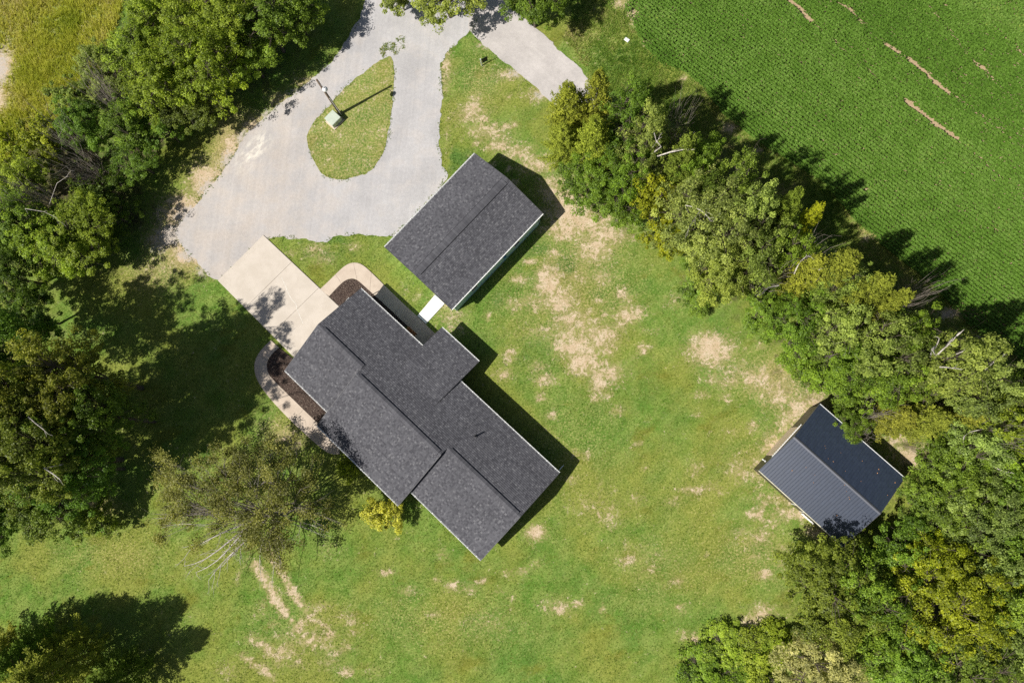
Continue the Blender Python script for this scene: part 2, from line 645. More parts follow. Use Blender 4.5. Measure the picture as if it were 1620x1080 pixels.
margin_px = [(880, -60), (905, 20), (890, 62), (935, 118), (975, 150), (1060, 190), (1140, 235), (1230, 310), (1330, 400), (1450, 500), (1600, 620), (1700, 640), (1600, 560), (1530, 515), (1470, 450),
             (1400, 395), (1350, 350), (1300, 290), (1240, 252), (1195, 225), (1165, 200), (1140, 180), (1112, 142), (1085, 118), (1045, 102), (1016, 75), (1000, 38), (975, -10), (960, -60)]
meadow_poly = PX(meadow_px)
margin_poly = PX(margin_px)

# bare-earth patches: px, py, rx, ry (photo px), strength
BARE = [(905, 330, 34, 26, 1.0), (928, 350, 30, 16, .9), (895, 362, 24, 14, .8), (870, 300, 20, 18, .7), (850, 262, 26, 14, .65), (818, 240, 22, 12, .6),
        (772, 208, 26, 12, .65), (745, 180, 22, 12, .65), (752, 158, 10, 10, .5), (790, 228, 20, 10, .6), (706, 110, 8, 34, .6), (708, 210, 6, 40, .3),
        (868, 446, 16, 24, .9), (885, 475, 22, 18, .8), (905, 505, 26, 14, .7), (940, 392, 26, 20, .75), (960, 372, 30, 16, .7), (845, 478, 22, 10, .5), (815, 480, 18, 8, .5),
        (992, 498, 16, 12, .75), (988, 470, 14, 8, .5), (948, 535, 24, 18, .8), (912, 548, 26, 16, .9), (925, 575, 22, 16, .9), (948, 600, 14, 22, .75), (900, 535, 30, 10, .6),
        (870, 525, 40, 10, .45), (806, 562, 10, 10, .6), (796, 592, 14, 7, .6), (862, 600, 16, 10, .6), (850, 580, 14, 8, .5), (970, 590, 14, 16, .6), (975, 650, 10, 8, .5), (905, 720, 8, 8, .3),
        (1008, 492, 12, 8, .6), (1068, 475, 16, 10, .4), (955, 440, 14, 12, .5), (920, 420, 10, 20, .35),
        (1125, 554, 28, 20, 1.0), (1165, 590, 28, 13, .5), (1205, 603, 26, 15, .55), (1232, 625, 20, 17, .62), (1250, 590, 18, 9, .4), (1278, 642, 26, 13, .8), (1244, 668, 14, 22, .6), (1298, 615, 20, 10, .6), (1258, 660, 10, 26, .8), (1285, 636, 16, 10, .9),
        (1222, 700, 12, 18, .7), (1200, 745, 10, 20, .6), (1230, 790, 34, 9, .5), (1265, 812, 34, 8, .75), (1302, 840, 24, 9, .8), (1200, 850, 24, 14, .45), (1235, 870, 20, 14, .35), (1245, 890, 12, 10, .6),
        (1170, 745, 22, 20, .45), (1440, 722, 30, 18, .8), (1420, 700, 26, 16, .6), (1240, 655, 10, 40, .4),
        (848, 842, 13, 9, .95), (884, 960, 20, 10, .55), (742, 930, 12, 7, .45), (700, 876, 8, 10, .4), (1205, 967, 16, 10, .7), (1188, 985, 18, 9, .7), (1100, 1010, 8, 8, .7), (1225, 975, 12, 8, .4), (1080, 1005, 6, 6, .6),
        (770, 985, 26, 14, .3), (1020, 880, 30, 20, .25), (940, 800, 40, 20, .3), (965, 820, 20, 16, .35), (1010, 790, 14, 10, .3), (1100, 740, 10, 10, .45), (1125, 770, 10, 8, .4),
        (520, 870, 12, 10, .3), (500, 395, 16, 9, .5), (512, 410, 16, 8, .5), (460, 400, 10, 6, .45), (560, 390, 10, 6, .5), (700, 480, 18, 14, .55), (712, 500, 20, 12, .5), (660, 470, 8, 7, .4), (640, 460, 8, 8, .3), (720, 520, 14, 10, .4),
        (600, 205, 8, 10, .6), (555, 215, 14, 7, .35), (590, 245, 10, 12, .4), (530, 195, 16, 9, .55), (560, 150, 14, 8, .25),
        (1001, 24, 7, 12, .8), (983, 4, 12, 8, .7), (1021, 68, 6, 5, .7), (1080, 124, 5, 4, .9), (1153, 203, 10, 8, .95), (1180, 230, 10, 3, .7), (1200, 238, 8, 4, .9), (940, 20, 16, 12, .25), (915, 65, 20, 14, .2), (1375, 375, 10, 6, .7), (1505, 495, 20, 8, .8), (1540, 545, 30, 12, .7), (1490, 540, 24, 14, .5), (1530, 500, 20, 8, .5),
        (325, 285, 22, 26, .9), (290, 335, 30, 22, 1.1), (270, 375, 30, 18, .95), (365, 235, 12, 20, .85), (400, 195, 16, 14, .8), (440, 158, 14, 10, .7), (300, 400, 26, 16, .8), (480, 130, 16, 8, .6), (255, 420, 40, 18, .4), (320, 405, 14, 20, .4), (4, 110, 16, 34, .8), (-5, 155, 16, 20, .8), (135, 45, 8, 14, .35),
        (455, 690, 26, 14, .4), (470, 700, 16, 12, .45), (430, 670, 20, 16, .3), (140, 795, 22, 8, .5), (640, 62, 6, 8, .1), (770, 70, 20, 8, .45), (810, 118, 24, 8, .6), (850, 148, 18, 10, .6), (590, 100, 22, 6, .5), (555, 125, 20, 6, .5), (505, 180, 14, 6, .5)]
DUST = [(272, 372, 26, 20, 1.0), (298, 342, 24, 18, 1.0), (332, 300, 20, 20, .95), (362, 256, 16, 20, .9), (386, 218, 16, 16, .85), (425, 182, 18, 12, .8), (465, 146, 18, 10, .7), (300, 402, 22, 14, .9), (322, 428, 14, 12, .8),
        (250, 392, 22, 14, .6), (515, 108, 16, 10, .6), (770, 72, 18, 8, .6), (815, 116, 20, 8, .7), (855, 150, 18, 10, .7), (590, 102, 22, 7, .6), (550, 132, 20, 7, .6), (510, 180, 14, 8, .5), (0, 110, 16, 40, .8), (900, 150, 20, 16, .5)]
DRY = [(360, 230, 30, 80, .7), (300, 400, 60, 40, .7), (240, 440, 60, 30, .45), (60, 80, 140, 110, .25), (760, 130, 50, 60, .35), (1180, 880, 80, 60, .3), (1200, 720, 60, 60, .25), (1230, 600, 70, 50, .55),
       (920, 440, 110, 130, .35), (900, 700, 100, 100, .22), (700, 980, 160, 60, .25), (1050, 900, 120, 80, .22), (450, 690, 40, 30, .5), (150, 800, 60, 20, .5), (180, 880, 120, 40, .28), (950, 60, 50, 70, .25), (850, 480, 100, 90, .25), (560, 200, 60, 80, .15), (1100, 800, 100, 100, .15), (480, 1000, 100, 70, .2)]
LUSH = [(895, 420, 24, 20, .9), (855, 395, 30, 14, .7), (940, 465, 24, 14, .6), (450, 950, 100, 120, .2), (520, 400, 60, 20, .55), (570, 420, 30, 12, .6), (640, 465, 30, 22, .5), (780, 470, 50, 30, .55), (840, 560, 60, 40, .55), (760, 530, 40, 40, .35),
        (720, 255, 16, 40, .8), (740, 250, 30, 20, .6), (800, 100, 60, 40, .45), (950, 640, 80, 60, .35), (1110, 1000, 40, 20, .6), (900, 300, 10, 20, .6), (530, 380, 60, 12, .7), (960, 110, 60, 60, .45), (1050, 640, 60, 80, .25), (560, 280, 40, 14, .5), (500, 850, 60, 60, .3), (700, 830, 60, 60, .3)]
WOOD = [(90, 310, 150, 110, 1.0), (290, 80, 170, 90, 1.0), (40, 560, 90, 130, .45), (40, 700, 80, 100, .5), (215, 235, 60, 50, .8), (1080, 280, 130, 110, .7), (1000, 220, 70, 60, .6), (1200, 400, 120, 90, .8), (1350, 540, 130, 110, .85), (1480, 640, 120, 80, .85), (1560, 800, 130, 160, 1.0), (1430, 960, 150, 120, 1.0), (1560, 1040, 150, 120, 1.0), (80, 1060, 80, 60, .5), (1150, 160, 60, 60, .3), (1280, 290, 70, 40, .4)]


def blobfield(X, Y, lst, K=None):
    K = K or (1.4 if lst is BARE else 1.0)
    f = np.zeros(X.shape)
    for px, py, rx, ry, s in lst:
        c = G(px, py)
        ex = G(px + rx, py)
        ey = G(px, py + ry)
        ax = math.hypot(*(ex - c)[:2]) * K
        ay = math.hypot(*(ey - c)[:2]) * K
        f = np.maximum(f, s * np.exp(-(((X - c[0]) / ax) ** 2 + ((Y - c[1]) / ay) ** 2)))
    return f


# wheel ruts running down-right on the lower lawn
for line, rr_, st_ in (([(403, 893), (416, 912), (428, 932), (440, 952), (453, 973)], 5.5, 1.0), ([(453, 973), (468, 990), (483, 1007), (500, 1024)], 3.2, .8), ([(424, 872), (436, 890), (448, 910), (462, 934), (474, 954)], 4.6, .95),
                       ([(474, 954), (492, 975), (513, 990), (532, 1008)], 4.2, .7), ([(410, 1016), (422, 1025), (436, 1036)], 4.5, .85), ([(382, 1036), (400, 1048), (418, 1060), (436, 1075)], 4.0, .8), ([(495, 1000), (505, 1012), (520, 1030)], 4.5, .6), ([(395, 880), (380, 900), (372, 925)], 4, .35)):
    for (xa, ya), (xb, yb) in zip(line[:-1], line[1:]):
        m_ = max(2, int(math.hypot(xb - xa, yb - ya) / (rr_ * .9)))
        for k_ in range(m_):
            BARE.append((xa + (xb - xa) * k_ / m_, ya + (yb - ya) * k_ / m_, rr_, rr_, st_))
BARE += [(450, 1005, 16, 8, .35), (500, 960, 16, 8, .4), (560, 1000, 14, 8, .3), (470, 1050, 18, 8, .35), (430, 985, 10, 8, .4), (415, 960, 8, 14, .4), (400, 1010, 12, 10, .45), (455, 1030, 20, 10, .45), (520, 1045, 16, 10, .4), (545, 975, 14, 10, .35), (480, 985, 14, 8, .45), (360, 1060, 14, 10, .35), (590, 1060, 16, 8, .3)]

# thin scattered wear: many small patches where the lawn is patchy
rb = np.random.default_rng(19)
for (cx_, cy_, wx_, wy_, n_b) in ((890, 480, 90, 110, 60), (950, 560, 60, 60, 26), (850, 270, 70, 40, 18), (1200, 610, 80, 50, 46), (1215, 800, 40, 90, 26), (760, 190, 50, 50, 18), (480, 1010, 90, 50, 26), (1010, 850, 140, 120, 22), (760, 940, 120, 60, 14)):
    for _ in range(n_b):
        a_ = rb.normal(size=2) * .6
        r1_ = rb.uniform(2.5, 8)
        BARE.append((cx_ + a_[0] * wx_, cy_ + a_[1] * wy_, r1_ * rb.uniform(.7, 1.8), r1_ * rb.uniform(.5, 1.0), rb.uniform(.45, .85)))

# ------------------------------------------------------------------ the ground
def axis(lo, hi, st):
    core = np.arange(lo, hi + .01, st)
    return np.concatenate([[lo - 2500, lo - 600, lo - 150, lo - 40, lo - 10], core, [hi + 10, hi + 40, hi + 150, hi + 600, hi + 2500]])


gx = axis(-76, 74, .5)
gy = axis(-48, 78, .5)
XX, YY = np.meshgrid(gx, gy)
nx, ny = len(gx), len(gy)
Vg = np.stack([XX.ravel(), YY.ravel(), np.zeros(nx * ny)], 1)
ii, jj = np.meshgrid(np.arange(nx - 1), np.arange(ny - 1))
b = (jj * nx + ii).ravel()
Fg = np.stack([b, b + 1, b + nx + 1, b + nx], 1)
gme = mesh_np('ground', Vg, Fg)
att = {'bare': blobfield(XX, YY, BARE), 'dry': blobfield(XX, YY, DRY), 'lush': blobfield(XX, YY, LUSH), 'wood': blobfield(XX, YY, WOOD), 'dust': blobfield(XX, YY, DUST)}
inmead = in_poly(XX, YY, meadow_poly)
att['dry'] = np.maximum(att['dry'], inmead * .35)
att['wood'] = att['wood'] * (1 - .9 * inmead)
att['field'] = (in_poly(XX - .7, YY - .7, field_poly) & in_poly(XX, YY, field_poly) & in_poly(XX - .9, YY, field_poly)).astype(float)
for k, a in att.items():
    at_ = gme.attributes.new(k, 'FLOAT', 'POINT')
    at_.data.foreach_set('value', a.ravel().astype(np.float32))
ground = tag(link('ground', gme, M['ground']), kind='structure')

tag(sheet('gravel_driveway', ragged(gravel_poly, .20, .24), .020, M['gravel'], None, .05), kind='structure')
tag(sheet('gravel_road', ragged(road_poly, .22, .15, 9), .028, M['road'], None, .05), kind='structure')
tag(sheet('grass_island', ragged(island_poly, .2, .16, 4), .036, M['ground'], None, .05), kind='structure')
ime = bpy.data.objects['grass_island'].data
for k, v in (('bare', BARE), ('dry', DRY), ('lush', LUSH)):
    at_ = ime.attributes.new(k, 'FLOAT', 'POINT')
    co = np.zeros(len(ime.vertices) * 3, np.float32)
    ime.vertices.foreach_get('co', co)
    co = co.reshape(-1, 3)
    at_.data.foreach_set('value', (.0 * blobfield(co[:, 0], co[:, 1], v) + {'bare': .20, 'dry': .30, 'lush': .05}[k]).astype(np.float32))


# ------------------------------------------------------------------ concrete
def lerp2(a, b, t):
    return (a[0] + (b[0] - a[0]) * t, a[1] + (b[1] - a[1]) * t)


def inset_poly(poly, d):
    c = np.mean(np.array(poly), 0)
    out = []
    n = len(poly)
    P = [np.array(p) for p in poly]
    area = sum(P[i][0] * P[(i + 1) % n][1] - P[(i + 1) % n][0] * P[i][1] for i in range(n))
    sg = 1 if area > 0 else -1
    for i in range(n):
        a, b_, e = P[i - 1], P[i], P[(i + 1) % n]
        d1 = (b_ - a) / (np.linalg.norm(b_ - a) + 1e-9)
        d2 = (e - b_) / (np.linalg.norm(e - b_) + 1e-9)
        n1 = np.array([-d1[1], d1[0]]) * sg
        n2 = np.array([-d2[1], d2[0]]) * sg
        m = n1 + n2
        m = m / (np.dot(m, m) + 1e-9) * 2
        out.append(tuple(b_ + m * d))
    return out


def bevel_slab(name, poly, z, mat, parent, bev=.012, joint=.012, thick=.09):
    """slab with a small arris, edges drawn back to leave a joint"""
    outer = inset_poly(poly, joint)
    inner = inset_poly(poly, joint + bev)
    n = len(poly)
    pts = [Vector((p[0], p[1], z)) for p in inner]
    tri = tessellate_polygon([pts])
    vs = [(p[0], p[1], z) for p in inner] + [(p[0], p[1], z - bev) for p in outer] + [(p[0], p[1], z - thick) for p in outer]
    fs = [tuple(t) for t in tri]
    for i in range(n):
        j = (i + 1) % n
        fs.append((i, j, n + j, n + i))
        fs.append((n + i, n + j, 2 * n + j, 2 * n + i))
    mb = MB()
    mb.add(vs, fs)
    return mb.build(name, mat, parent)


drv = tag(sheet('concrete_driveway', inset_poly(drive_poly, .03), .030, M['mulch_base']), kind='structure')
cuts = [0, .34, .66, 1.0]
for i in range(3):
    q = [lerp2(drive_poly[0], drive_poly[3], cuts[i]), lerp2(drive_poly[1], drive_poly[2], cuts[i]),
         lerp2(drive_poly[1], drive_poly[2], cuts[i + 1]), lerp2(drive_poly[0], drive_poly[3], cuts[i + 1])]
    bevel_slab('concrete_slab', q, .10, M['concrete'], drv, .015, .010)
ck = MB()
ckp = [G(*p) for p in [(446, 439), (452, 452), (456, 463), (462, 474), (469, 481), (470, 489), (475, 500), (480, 512)]]
for i in range(len(ckp) - 1):
    a_, b_ = ckp[i], ckp[i + 1]
    d = (b_ - a_)[:2]
    d /= np.linalg.norm(d)
    nn = np.array([-d[1], d[0]]) * .028
    z_ = .104
    ck.add([(a_[0] + nn[0], a_[1] + nn[1], z_), (a_[0] - nn[0], a_[1] - nn[1], z_), (b_[0] - nn[0], b_[1] - nn[1], z_), (b_[0] + nn[0], b_[1] + nn[1], z_)], [(0, 1, 2, 3)])
ck.build('filled_crack', M['crack'], drv)


def resample(line, n):
    P = np.array([G2(*p) for p in line])
    # smooth open line
    for _ in range(2):
        Q = [P[0]]
        for i in range(len(P) - 1):
            Q += [P[i] * .75 + P[i + 1] * .25, P[i] * .25 + P[i + 1] * .75]
        Q.append(P[-1])
        P = np.array(Q)
    s = np.concatenate([[0], np.cumsum(np.linalg.norm(np.diff(P, axis=0), axis=1))])
    t = np.linspace(0, s[-1], n)
    return np.stack([np.interp(t, s, P[:, 0]), np.interp(t, s, P[:, 1])], 1)


def walkway(name, out_px, in_px, nslab, mat, z=.09):
    n = nslab * 6 + 1
    O, I = resample(out_px, n), resample(in_px, n)
    base = sheet(name, [tuple(p) for p in O] + [tuple(p) for p in I[::-1]], .024, M['mulch_base'])
    tag(base, kind='structure')
    for k in range(nslab):
        o = O[k * 6:k * 6 + 7]
        i_ = I[k * 6:k * 6 + 7]
        poly = [tuple(p) for p in o] + [tuple(p) for p in i_[::-1]]
        bevel_slab('concrete_slab', poly, z, mat, base, .01, .006, .07)
    return O, I


WRO, WRI = walkway('garden_path', walkR_px_out, walkR_px_in, 6, M['walk'])
WLO, WLI = walkway('side_path', walkL_px_out, walkL_px_in, 8, M['walk'])
pch = tag(sheet('porch_floor', PX(porch_px), .022, M['mulch_base']), kind='structure')
pp = PX(porch_px)
bevel_slab('concrete_slab', pp, .092, M['walk'], pch, .01, .006, .07)
wst = tag(sheet('white_path', inset_poly(PX(white_px), .02), .026, M['mulch_base']), kind='structure')
wp = PX(white_px)
bevel_slab('concrete_slab', wp, .12, M['white_concrete'], wst, .012, .004, .095)

# mulch beds ----------------------------------------------------------------
bedR = [tuple(p) for p in inset_poly([tuple(p) for p in WRI] + PX([(600, 505), (560, 470), (530, 478)]), .03)]
bedR = [tuple(p) for p in WRI[::2]] + PX([(620, 520), (575, 500), (540, 487)])
bedL = [tuple(p) for p in WLI[::2]] + PX([(545, 680), (530, 640), (490, 600), (474, 575)])


def mulch_bed(name, poly, n, extra_out=None):
    o = tag(sheet(name, poly, .045, M['mulch_base'], None, .05), kind='structure')
    P = np.array(poly)
    lo, hi = P.min(0), P.max(0)
    XY = rng.random((n * 3, 2)) * (hi - lo) + lo
    XY = XY[in_poly(XY[:, 0], XY[:, 1], poly)][:n]
    k = len(XY)
    L = rng.uniform(.04, .13, k)
    W = rng.uniform(.015, .04, k)
    a = rng.uniform(0, math.tau, k)
    tl = rng.uniform(-.5, .5, k)
    c, s = np.cos(a), np.sin(a)
    z = .055 + rng.random(k) * .03
    V = np.zeros((k, 4, 3))
    for q, (sl, sw) in enumerate(((-1, -1), (1, -1), (1, 1), (-1, 1))):
        V[:, q, 0] = XY[:, 0] + c * sl * L / 2 - s * sw * W / 2
        V[:, q, 1] = XY[:, 1] + s * sl * L / 2 + c * sw * W / 2
        V[:, q, 2] = z + sl * L / 2 * tl + .004 * sw
    Fc = np.arange(k * 4).reshape(k, 4)
    st = link('mulch_chips', mesh_np('mulch_chips', V.reshape(-1, 3), Fc, rng.random(k)), M['mulch'], o)
    st['kind'] = 'stuff'
    return o


mulch_bed('mulch_bed_right', bedR, 5000)
mulch_bed('mulch_bed_left', bedL, 7000)

# ------------------------------------------------------------------ buildings
def shingle_slope(parent, P0, U, S, Lu, Ls, expo=.19, skip=None, seed=0):
    """P0: eave corner; U unit along eave; S unit up the slope; N derived."""
    r = np.random.default_rng(seed)
    U = np.array(U, float)
    S = np.array(S, float)
    N = np.cross(U, S)
    flip = N[2] < 0
    if flip:
        N = -N
    rows = int(math.ceil(Ls / expo))
    V, Fq, T = [], [], []
    base = 0
    for k in range(rows):
        s0 = k * expo
        s1 = min(s0 + expo + .02, Ls)
        u = -r.uniform(0, .3)
        band = r.uniform(-.06, .06)
        while u < Lu:
            w = r.uniform(.09, .24)
            ua, ub = max(u, 0), min(u + w, Lu)
            u += w
            if ub - ua < .02:
                continue
            if skip is not None and skip((ua + ub) / 2, (s0 + s1) / 2):
                continue
            h0 = .026 + r.uniform(0, .006)
            g = .002
            pts = []
            for uu, ss, hh in ((ua + g, s0, h0), (ub - g, s0, h0), (ub - g, s1, .004), (ua + g, s1, .004), (ua + g, s0 + .001, .002), (ub - g, s0 + .001, .002)):
                pts.append(P0 + U * uu + S * ss + N * hh)
            V += pts
            t = np.clip(r.normal(.42, .20) + band, 0, .78) if r.random() > .13 else r.uniform(.8, 1)
            Fq += [(base, base + 1, base + 2, base + 3), (base + 4, base + 5, base + 1, base), (base + 4, base, base + 3, base + 3), (base + 1, base + 5, base + 2, base + 2)]
            T += [t, t * .6]
            base += 6
    Fq = [(f[::-1] if flip else f) for f in Fq if f[2] != f[3]]
    me = mesh_np('shingles', np.array(V), np.array(Fq), np.array(T))
    o = link('shingles', me, M['shingle'], parent)
    o['kind'] = 'stuff'
    return o


def roof_slab(name, parent, u0, u1, ve, ze, vr, zr, th=.14, mat=None):
    """one roof slope as a slab in local coords (u along ridge)"""
    mb = MB()
    mb.hexa([(u0, ve, ze - th), (u1, ve, ze - th), (u1, vr, zr - th), (u0, vr, zr - th), (u0, ve, ze), (u1, ve, ze), (u1, vr, zr), (u0, vr, zr)])
    return mb.build(name, mat or M['roof_deck'], parent)


def slope(parent, u0, u1, ve, ze, vr, zr, skip=None, seed=0, name='roof_slope'):
    r = roof_slab(name, parent, u0, u1, ve, ze, vr, zr)
    d = np.array([0, vr - ve, zr - ze])
    L = np.linalg.norm(d)
    shingle_slope(r, np.array([u0, ve, ze]), (1, 0, 0), d / L, u1 - u0, L, .19, skip, seed)
    return r


def ridge_vent(parent, u0, u1, v, z, pitch, w=.30, h=.12, seed=0):
    mb = MB()
    dz = w * pitch
    n = max(2, int((u1 - u0) / .3))
    us = np.linspace(u0, u1, n + 1)
    for i in range(n):
        a_, b_ = us[i] + .004, us[i + 1] - .004
        hh = h + .012 * (i % 2)
        for s in (-1, 1):
            mb.hexa([(a_, v + s * w, z - dz + .012), (b_, v + s * w, z - dz + .012), (b_, v, z + .012), (a_, v, z + .012),
                     (a_, v + s * w, z - dz + hh), (b_, v + s * w, z - dz + hh), (b_, v, z + hh), (a_, v, z + hh)])
    o = mb.build('ridge_vent', M['shingle'], parent)
    at = o.data.attributes.new('tint', 'FLOAT', 'FACE')
    rr = np.random.default_rng(seed)
    at.data.foreach_set('value', np.repeat(rr.uniform(.25, .6, n), 12).astype(np.float32)[:len(o.data.polygons)])
    return o


def gutter(parent, u0, u1, v, z, side):
    mb = MB()
    w = .13
    for a, b_, c, d in ((0, .012, -.12, .0), (w - .035, w, -.07, .015), (0, w, -.085, -.07)):
        mb.box(u0, u1, v + min(side * a, side * b_), v + max(side * a, side * b_), z + c, z + d)
    o = mb.build('gutter', M['white'], parent)
    n = int((u1 - u0) / 1.1)
    hm = MB()
    for k in range(n):
        uu = u0 + (k + .5) * (u1 - u0) / n
        hm.box(uu - .03, uu + .03, v + min(0, side * (w + .015)), v + max(0, side * (w + .015)), z + .013, z + .02)
    tag(hm.build('gutter_hangers', M['white'], o), kind='stuff')
    return o


def rake(parent, u, v0, z0, v1, z1, s):
    """drip edge board along a gable edge"""
    mb = MB()
    a, b_ = (u, u + .03) if s > 0 else (u - .03, u)
    mb.hexa([(a, v0, z0 - .2), (b_, v0, z0 - .2), (b_, v1, z1 - .2), (a, v1, z1 - .2), (a, v0, z0 + .03), (b_, v0, z0 + .03), (b_, v1, z1 + .03), (a, v1, z1 + .03)])
    return mb.build('rake_board', M['drip'], parent)


def gable_wall(parent, u0, u1, va, vb, vr, pl, pr, zr, zdrop, mat):
    """closed gable prism; va<vr<vb. zr: ridge underside; walls follow the slopes"""
    za = zr - pl * (vr - va)
    zb = zr - pr * (vb - vr)
    mb = MB()
    prof = [(va, 0), (vb, 0), (vb, zb - zdrop), (vr, zr - zdrop), (va, za - zdrop)]
    vs = [(u0, p[0], p[1]) for p in prof] + [(u1, p[0], p[1]) for p in prof]
    mb.add(vs, [(0, 1, 2, 3, 4), (9, 8, 7, 6, 5)] + [(i, (i + 1) % 5, 5 + (i + 1) % 5, 5 + i) for i in range(5)])
    return mb.build('wall', mat, parent)


def window(parent, u, v, z, w, h, ax, s):
    """window on a wall; ax 'v': wall faces +-v (s), ax 'u': faces +-u"""
    fr = MB()
    t = .07

    def bx(a0, a1, z0, z1, d0, d1, mb):
        e0, e1 = min(s * d0, s * d1), max(s * d0, s * d1)
        if ax == 'v':
            mb.box(u + a0, u + a1, v + e0, v + e1, z0, z1)
        else:
            mb.box(u + e0, u + e1, v + a0, v + a1, z0, z1)
    bx(-w / 2, w / 2, z + h - t, z + h, .0, .05, fr)
    bx(-w / 2, w / 2, z, z + t, .0, .06, fr)
    bx(-w / 2, -w / 2 + t, z + t, z + h - t, .0, .05, fr)
    bx(w / 2 - t, w / 2, z + t, z + h - t, .0, .05, fr)
    bx(-w / 2 + t, w / 2 - t, z + h / 2 - .03, z + h / 2 + .03, .0, .04, fr)
    o = fr.build('window', M['white'], parent)
    for k in (0, 1):
        pn = MB()
        za = z + t if k == 0 else z + h / 2 + .03
        zb = z + h / 2 - .03 if k == 0 else z + h - t
        bx(-w / 2 + t, w / 2 - t, za, zb, .005, .015, pn)
        pn.build('pane', M['glass'], o)
    return o


def door(parent, u, v, z, w, h, ax, s, mat):
    mb = MB()

    def bx(a0, a1, z0, z1, d0, d1, m):
        e0, e1 = min(s * d0, s * d1), max(s * d0, s * d1)
        if ax == 'v':
            m.box(u + a0, u + a1, v + e0, v + e1, z0, z1)
        else:
            m.box(u + e0, u + e1, v + a0, v + a1, z0, z1)
    bx(-w / 2, w / 2, z, z + h, .005, .04, mb)
    o = mb.build('door', mat, parent)
    fr = MB()
    bx(-w / 2 - .09, -w / 2, z, z + h + .09, .0, .055, fr)
    bx(w / 2, w / 2 + .09, z, z + h + .09, .0, .055, fr)
    bx(-w / 2, w / 2, z + h, z + h + .09, .0, .055, fr)
    fr.build('door_frame', M['white'], o)
    hd = MB()
    bx(w / 2 - .12, w / 2 - .07, z + .95, z + 1.05, .04, .10, hd)
    hd.build('handle', M['galv'], o)
    return o


def downspout(parent, u, v, z, su=0, sv=-1):
    mb = MB()
    mb.tube([(u, v, z), (u, v, .25), (u + su * .15, v + sv * .15, .12), (u + su * .8, v + sv * .8, .08)], .045, 6)
    return mb.build('downspout', M['white'], parent)


# ---- the house -------------------------------------------------------------
HTH = -.732
HO = np.array([-13.4, -8.6])
cH, sH = math.cos(HTH), math.sin(HTH)
u0, u1, u2, u3 = -27.61 - HO[0], -20.98 - HO[0], -9.04 - HO[0], .744 - HO[0]
vr, vAr, vBr = -2.70 - HO[1], -8.295 - HO[1], -9.184 - HO[1]
vA, vB, vC = -14.36 - HO[1], -16.10 - HO[1], -14.23 - HO[1]
ze, pit = 2.70, .338
d0, d1, vd, zd = -18.34 - HO[0], -13.0 - HO[0], .073 - HO[1], 2.28
zA = ze + pit * (vr - vAr)
zB = ze + pit * (vr - vBr)
zAl = zA - pit * (vAr - vA)
zBl = zB - pit * (vBr - vB)
zCl = zA - pit * (vAr - vC)
house = empty('ranch_house', (cH * HO[0] - sH * HO[1], sH * HO[0] + cH * HO[1], 0), HTH)
tag(house, 'long ranch house with stepped charcoal shingle roof at the concrete driveway', 'house')
vs_ = vr - 3.55                      # where the porch roof leaves the main slope
zs_ = ze + pit * (vr - vs_)
pd = (zs_ - zd) / (vd - vs_)
Lmain = math.hypot(1, pit)


def skipB(u, s):
    uu = u1 + u
    v = vr - s / Lmain
    return d0 < uu < d1 and v > vs_ + .02


slope(house, u0, u1, vr, ze, vAr, zA, None, 1)
slope(house, u0, u1, vA, zAl, vAr, zA, None, 2)
slope(house, u1 + .003, u2, vr, ze, vBr, zB, skipB, 3)
slope(house, u1 + .003, u2, vB, zBl, vBr, zB, None, 4)
slope(house, u2 + .003, u3, vr, ze, vAr, zA, None, 5)
slope(house, u2 + .003, u3, vC, zCl, vAr, zA, None, 6)
slope(house, d0, d1, vd, zd + .03, vs_, zs_ + .03, None, 7, 'porch_roof_slope')
ridge_vent(house, u0 + .75, u1 - .05, vAr, zA, pit, seed=1)
ridge_vent(house, u1 + .35, u2 - .3, vBr, zB, pit, seed=2)
ridge_vent(house, u2 + .35, u3 - .35, vAr, zA, pit, seed=3)
# plain ridge caps on the gaps
for a_, b_, v_, z_ in ((u0, u0 + .75, vAr, zA), (u1, u1 + .35, vBr, zB), (u2 - .3, u2, vBr, zB), (u2, u2 + .35, vAr, zA), (u3 - .35, u3, vAr, zA)):
    o = ridge_vent(house, a_, b_, v_, z_, pit, .16, .035, 5)
    o.name = 'ridge_cap'
for v_, z_, a_, b_, s_ in ((vr, ze, u0, d0 - .02, 1), (vr, ze, d1 + .02, u3, 1), (vd, zd + .03, d0, d1, 1), (vA, zAl, u0, u1 - .02, -1), (vB, zBl, u1, u2, -1), (vC, zCl, u2 + .02, u3, -1)):
    gutter(house, a_, b_, v_, z_, s_)
for u_, sg, segs in ((u0, -1, ((vA, zAl, vAr, zA), (vr, ze, vAr, zA))), (u3, 1, ((vC, zCl, vAr, zA), (vr, ze, vAr, zA))),
                     (u1, -1, ((vB, zBl, vBr, zB),)), (u2, 1, ((vB, zBl, vBr, zB),))):
    for (a_, b_, c_, d_) in segs:
        rake(house, u_, a_, b_, c_, d_, sg)
rake(house, d0, vd, zd + .03, vs_, zs_ + .03, -1)
rake(house, d1, vd, zd + .03, vs_, zs_ + .03, 1)
OH = .42
SH = M['siding_house']
gable_wall(house, u0 + OH, u1 + .2, vA + OH, vr - OH, vAr, pit, pit, zA, .16, SH)
gable_wall(house, u1 + .25, u2 - .25, vB + OH, vr - OH, vBr, pit, pit, zB, .16, SH)
gable_wall(house, u2 - .2, u3 - OH, vC + OH, vr - OH - .004, vAr, pit, pit, zA, .16, SH)
dw = MB()
za_ = zd + .03 + pd * .35 - .16
zb_ = zs_ + .03 - pd * .05 - .16
v0_, v1_ = vd - .35, vs_ + .05
ux0, ux1 = d0 + .35, d1 - .35
